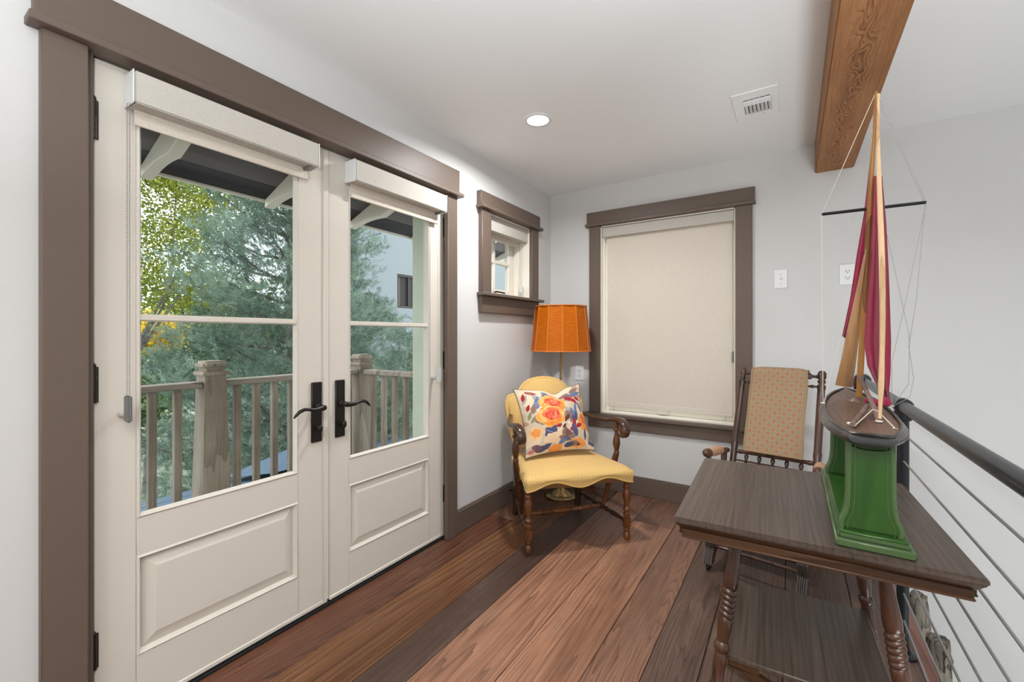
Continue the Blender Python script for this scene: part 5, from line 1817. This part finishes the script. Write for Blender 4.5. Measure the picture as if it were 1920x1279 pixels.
m_ground = paint('pale paved ground', (0.20, 0.22, 0.16), 0.9, 0.15, 0.1, 3)
tag(box('ground', m_ground, None, -60, -1.95, -40, 60, -3.6, -3.4, 0), 'dull green ground far below the balcony', 'ground', kind='structure')


# ------------------------------------------------------------------ trees
def leaf_mat(name, stops, rough=0.6, trans=0.25, isl=0.6):
    t = NT(name)
    g_ = t.n('ShaderNodeNewGeometry')
    oi = t.noise(t.obj(), 2.2, 3)
    f_ = t.mth('ADD', t.mth('MULTIPLY', g_.outputs['Random Per Island'], isl), t.mth('MULTIPLY', oi, 1 - isl))
    col = t.ramp(f_, stops)
    m = t.fin(col, rough, 0, 0.25)
    tr_ = t.n('ShaderNodeBsdfTranslucent')
    t.put(tr_.inputs[0], col)
    mx_ = t.n('ShaderNodeMixShader')
    mx_.inputs[0].default_value = trans
    out_ = [n for n in t.t.nodes if n.type == 'OUTPUT_MATERIAL'][0]
    t.t.links.new(t.b.outputs[0], mx_.inputs[1])
    t.t.links.new(tr_.outputs[0], mx_.inputs[2])
    t.t.links.new(mx_.outputs[0], out_.inputs[0])
    return m


m_cedar = leaf_mat('blue green cedar foliage', [(0.33, (0.070, 0.115, 0.080)), (0.5, (0.190, 0.265, 0.195)), (0.67, (0.36, 0.45, 0.34))], trans=0.15, isl=0.2)
m_maple = leaf_mat('yellow green leaves', [(0.15, (0.120, 0.170, 0.020)), (0.5, (0.270, 0.320, 0.045)), (0.85, (0.50, 0.47, 0.09))], trans=0.45)
m_yellow = leaf_mat('autumn yellow leaves', [(0.2, (0.78, 0.56, 0.03)), (0.8, (0.98, 0.82, 0.12))], trans=0.5)
m_shrub = leaf_mat('mid green leaves', [(0.15, (0.050, 0.095, 0.035)), (0.5, (0.120, 0.190, 0.070)), (0.85, (0.24, 0.31, 0.12))])
m_bark = wood('grey bark', (0.06, 0.05, 0.042), (0.24, 0.21, 0.18), 'Z', 0.9, 8, 6, 0.3, 0.8, 0.5)


def quat_basis(D, rs_):
    """rows of direction vectors -> orthonormal frames"""
    D = D / np.linalg.norm(D, axis=1, keepdims=True)
    up = rs_.normal(size=D.shape)
    S_ = np.cross(D, up)
    S_ /= np.linalg.norm(S_, axis=1, keepdims=True)
    N_ = np.cross(S_, D)
    return D, S_, N_


def scatter(name, mat, parent, tv, tf, P_, D_, sc_, rs_):
    """place copies of a small template (tv: verts along x, tf: triangles) and join them into one foliage mesh"""
    D, S_, N_ = quat_basis(D_, rs_)
    n = len(P_)
    V = P_[:, None, :] + sc_[:, None, None] * (tv[None, :, 0:1] * D[:, None, :] + tv[None, :, 1:2] * S_[:, None, :] + tv[None, :, 2:3] * N_[:, None, :])
    k = tv.shape[0]
    F = (tf[None] + (np.arange(n) * k)[:, None, None]).reshape(-1, tf.shape[1])
    me = bpy.data.meshes.new(name)
    V = V.reshape(-1, 3).astype(np.float32)
    Minv = np.array(mat_of(parent).inverted())
    V = V @ Minv[:3, :3].T + Minv[:3, 3]
    nv, nf, c = len(V), len(F), F.shape[1]
    me.vertices.add(nv)
    me.vertices.foreach_set('co', V.ravel().astype(np.float32))
    me.loops.add(nf * c)
    me.loops.foreach_set('vertex_index', F.ravel().astype(np.int32))
    me.polygons.add(nf)
    me.polygons.foreach_set('loop_start', np.arange(0, nf * c, c, dtype=np.int32))
    me.update(calc_edges=True)
    me.validate()
    me.materials.append(mat)
    o = link(name, me, parent)
    o['kind'] = 'stuff'
    return o


def spray_template(seed):
    """feathery cedar plume: a stem with thin side shoots, each a slim triangular blade with a fold"""
    r_ = np.random.RandomState(seed)
    V, F = [], []

    def blade(p, d, l, w):
        d = d / np.linalg.norm(d)
        s_ = np.cross(d, r_.normal(size=3))
        s_ /= np.linalg.norm(s_)
        i = len(V)
        V.extend([p - s_ * w, p + s_ * w, p + d * l])
        F.append((i, i + 1, i + 2))
    for q in range(7):
        f_ = q / 6
        p = np.array([f_ * 0.8, 0.05 * math.sin(f_ * 3), -0.06 * f_])
        l = 0.42 * (1 - 0.55 * f_)
        for s_ in (-1, 1):
            d = np.array([0.75, s_ * (0.75 - 0.2 * f_), r_.uniform(-0.35, 0.45)])
            blade(p, d, l, 0.022)
            m_ = p + d / np.linalg.norm(d) * l * 0.45
            for s2 in (-1, 1):
                blade(m_, d + np.array([0.2, 0.5 * s2, r_.uniform(-.6, .6)]), l * 0.5, 0.018)
        blade(p, np.array([0.7, 0, 0.75]), l * 0.6, 0.020)
    return np.array(V), np.array(F)


LEAF_V = np.array([(0, 0, 0), (0.35, 0.30, 0.06), (0.45, 0.0, -0.05), (0.35, -0.30, 0.06), (1.0, 0.0, 0.04), (0.72, 0.24, 0.07), (0.72, -0.24, 0.07)], float)
LEAF_F = np.array([(0, 1, 2), (0, 2, 3), (2, 1, 5), (2, 5, 4), (2, 4, 6), (2, 6, 3)])


def trunk(name, pts, r0, parent, mat=m_bark, n=8):
    k = len(pts)
    return MB().tube(pts, [r0 * (1 - 0.8 * i / (k - 1)) for i in range(k)], n).build(name, mat, parent, smooth=60)


def cedar(label, x, y, z0, z1, rfun, nb_, per, seed, size=0.30, lo=None):
    rs_ = np.random.RandomState(seed)
    root = thing('cedar_tree', label, 'tree', (x, y, z0))
    trunk('trunk', [(x, y, z0), (x + 0.05, y, z0 + (z1 - z0) * 0.4), (x, y + 0.05, z0 + (z1 - z0) * 0.75), (x, y, z1 - 0.2)], 0.22, root)
    P_, D_, S2 = [], [], []
    bb2 = MB()
    for i in range(nb_):
        f_ = (i + rs_.rand()) / nb_
        z = (lo if lo is not None else z0 + 0.5) + (z1 - (lo if lo is not None else z0 + 0.5)) * f_ ** 1.15
        a = i * 2.39996 + rs_.uniform(-0.4, 0.4)
        rr = rfun(z) * rs_.uniform(0.72, 1.12)
        rise = rs_.uniform(0.05, 0.45)
        tip = np.array([x + rr * math.cos(a), y + rr * math.sin(a), z + rise * rr])
        base = np.array([x, y, z - 0.15])
        if i % 2 == 0:
            bb2.tube([base, base * 0.5 + tip * 0.5 + np.array([0, 0, -0.08]), tip], [0.028, 0.018, 0.006], 5)
        m_ = int(per * (0.4 + rr / max(0.3, rfun(0.0))))
        tt_ = rs_.beta(2.2, 1.0, m_)
        width = 0.11 + 0.09 * rr
        q = base + (tip - base) * tt_[:, None]
        q = q + rs_.normal(size=(m_, 3)) * np.array([width, width, width * 0.55]) * (0.35 + 0.65 * np.sin(PI * np.clip(tt_, 0, 0.97)))[:, None]
        dirn = (tip - base) / np.linalg.norm(tip - base)
        dd = dirn * 0.8 + rs_.normal(size=(m_, 3)) * 0.55 + np.array([0, 0, 0.35])
        P_.append(q)
        D_.append(dd)
        S2.append(size * rs_.uniform(0.6, 1.25, m_))
    bb2.build('branch', m_bark, root)
    tv, tf = spray_template(seed)
    scatter('foliage', m_cedar, root, tv, tf, np.concatenate(P_), np.concatenate(D_), np.concatenate(S2), rs_)
    return root


def broadleaf(name, label, cx, cy, z0, crown_c, rad, ncl, per, leaf_size, mat, seed, limbs=6, cl_r=0.45, r0=0.16, keep=None):
    rs_ = np.random.RandomState(seed)
    root = thing(name, label, 'tree', (cx, cy, z0))
    cc = np.array(crown_c, float)
    rad = np.array(rad, float)
    fork = np.array([cx, cy, z0]) * 0.35 + (cc - np.array([0, 0, rad[2] * 0.5])) * 0.65
    trunk('trunk', [(cx, cy, z0), tuple((np.array([cx, cy, z0]) + fork) / 2 + np.array([0.1, 0.05, 0])), tuple(fork), tuple(cc + np.array([0.1, 0, rad[2] * 0.6]))], r0, root)
    d = rs_.normal(size=(ncl, 3))
    d /= np.linalg.norm(d, axis=1, keepdims=True)
    ctr = cc + d * rad * (rs_.uniform(0.25, 1.0, ncl) ** 0.6)[:, None]
    for k in range(limbs):
        e = ctr[k]
        trunk('limb', [tuple(fork), tuple(fork * 0.5 + e * 0.5 + rs_.normal(size=3) * 0.15), tuple(e)], r0 * 0.45, root, n=6)
    P_ = (ctr[:, None, :] + rs_.normal(size=(ncl, per, 3)) * cl_r * np.array([1, 1, 0.7])).reshape(-1, 3)
    D_ = rs_.normal(size=P_.shape) + np.array([0, 0, -0.3])
    scatter('foliage', mat, root, LEAF_V, LEAF_F, P_, D_, leaf_size * rs_.uniform(0.7, 1.3, len(P_)), rs_)
    return root


cedar('large feathery blue green cedar tree filling the view beyond the balcony', -6.15, 3.62, -3.4, 5.9, lambda z: min(1.78, max(0.22, 0.80 + (3.0 - z) * 0.42)), 245, 150, 11, 0.15, -2.6)
broadleaf('maple_tree', 'tall yellow green broadleaf tree with pale limbs left of the cedar', -11.0, 3.0, -3.4, (-10.8, 3.0, 4.0), (1.9, 2.0, 2.7), 95, 520, 0.062, m_maple, 3, 12, 0.36, 0.09)
broadleaf('yellow_tree', 'small bright yellow autumn tree low at far left', -16.0, 4.9, -3.4, (-16.0, 4.9, 1.30), (0.7, 0.9, 0.55), 26, 300, 0.11, m_yellow, 4, 3, 0.26, 0.10)
broadleaf('garden_tree', 'dark green tree standing behind the cedar at left', -14.0, 3.2, -3.4, (-14.0, 3.2, -0.4), (1.2, 2.0, 1.2), 60, 170, 0.12, m_shrub, 5, 4, 0.36, 0.14)
broadleaf('distant_tree', 'dim green tree far behind the cedar and the yellow tree', -22.0, 9.5, -3.4, (-22.0, 9.5, 1.2), (2.0, 3.5, 2.4), 70, 100, 0.28, m_shrub, 8, 4, 0.7, 0.2)
cedar('smaller cedar tree in front of the pale house wall', -6.55, 6.3, -3.4, 1.25, lambda z: min(0.95, max(0.2, 0.30 + (1.25 - z) * 0.34)), 60, 70, 21, 0.17, -2.6)
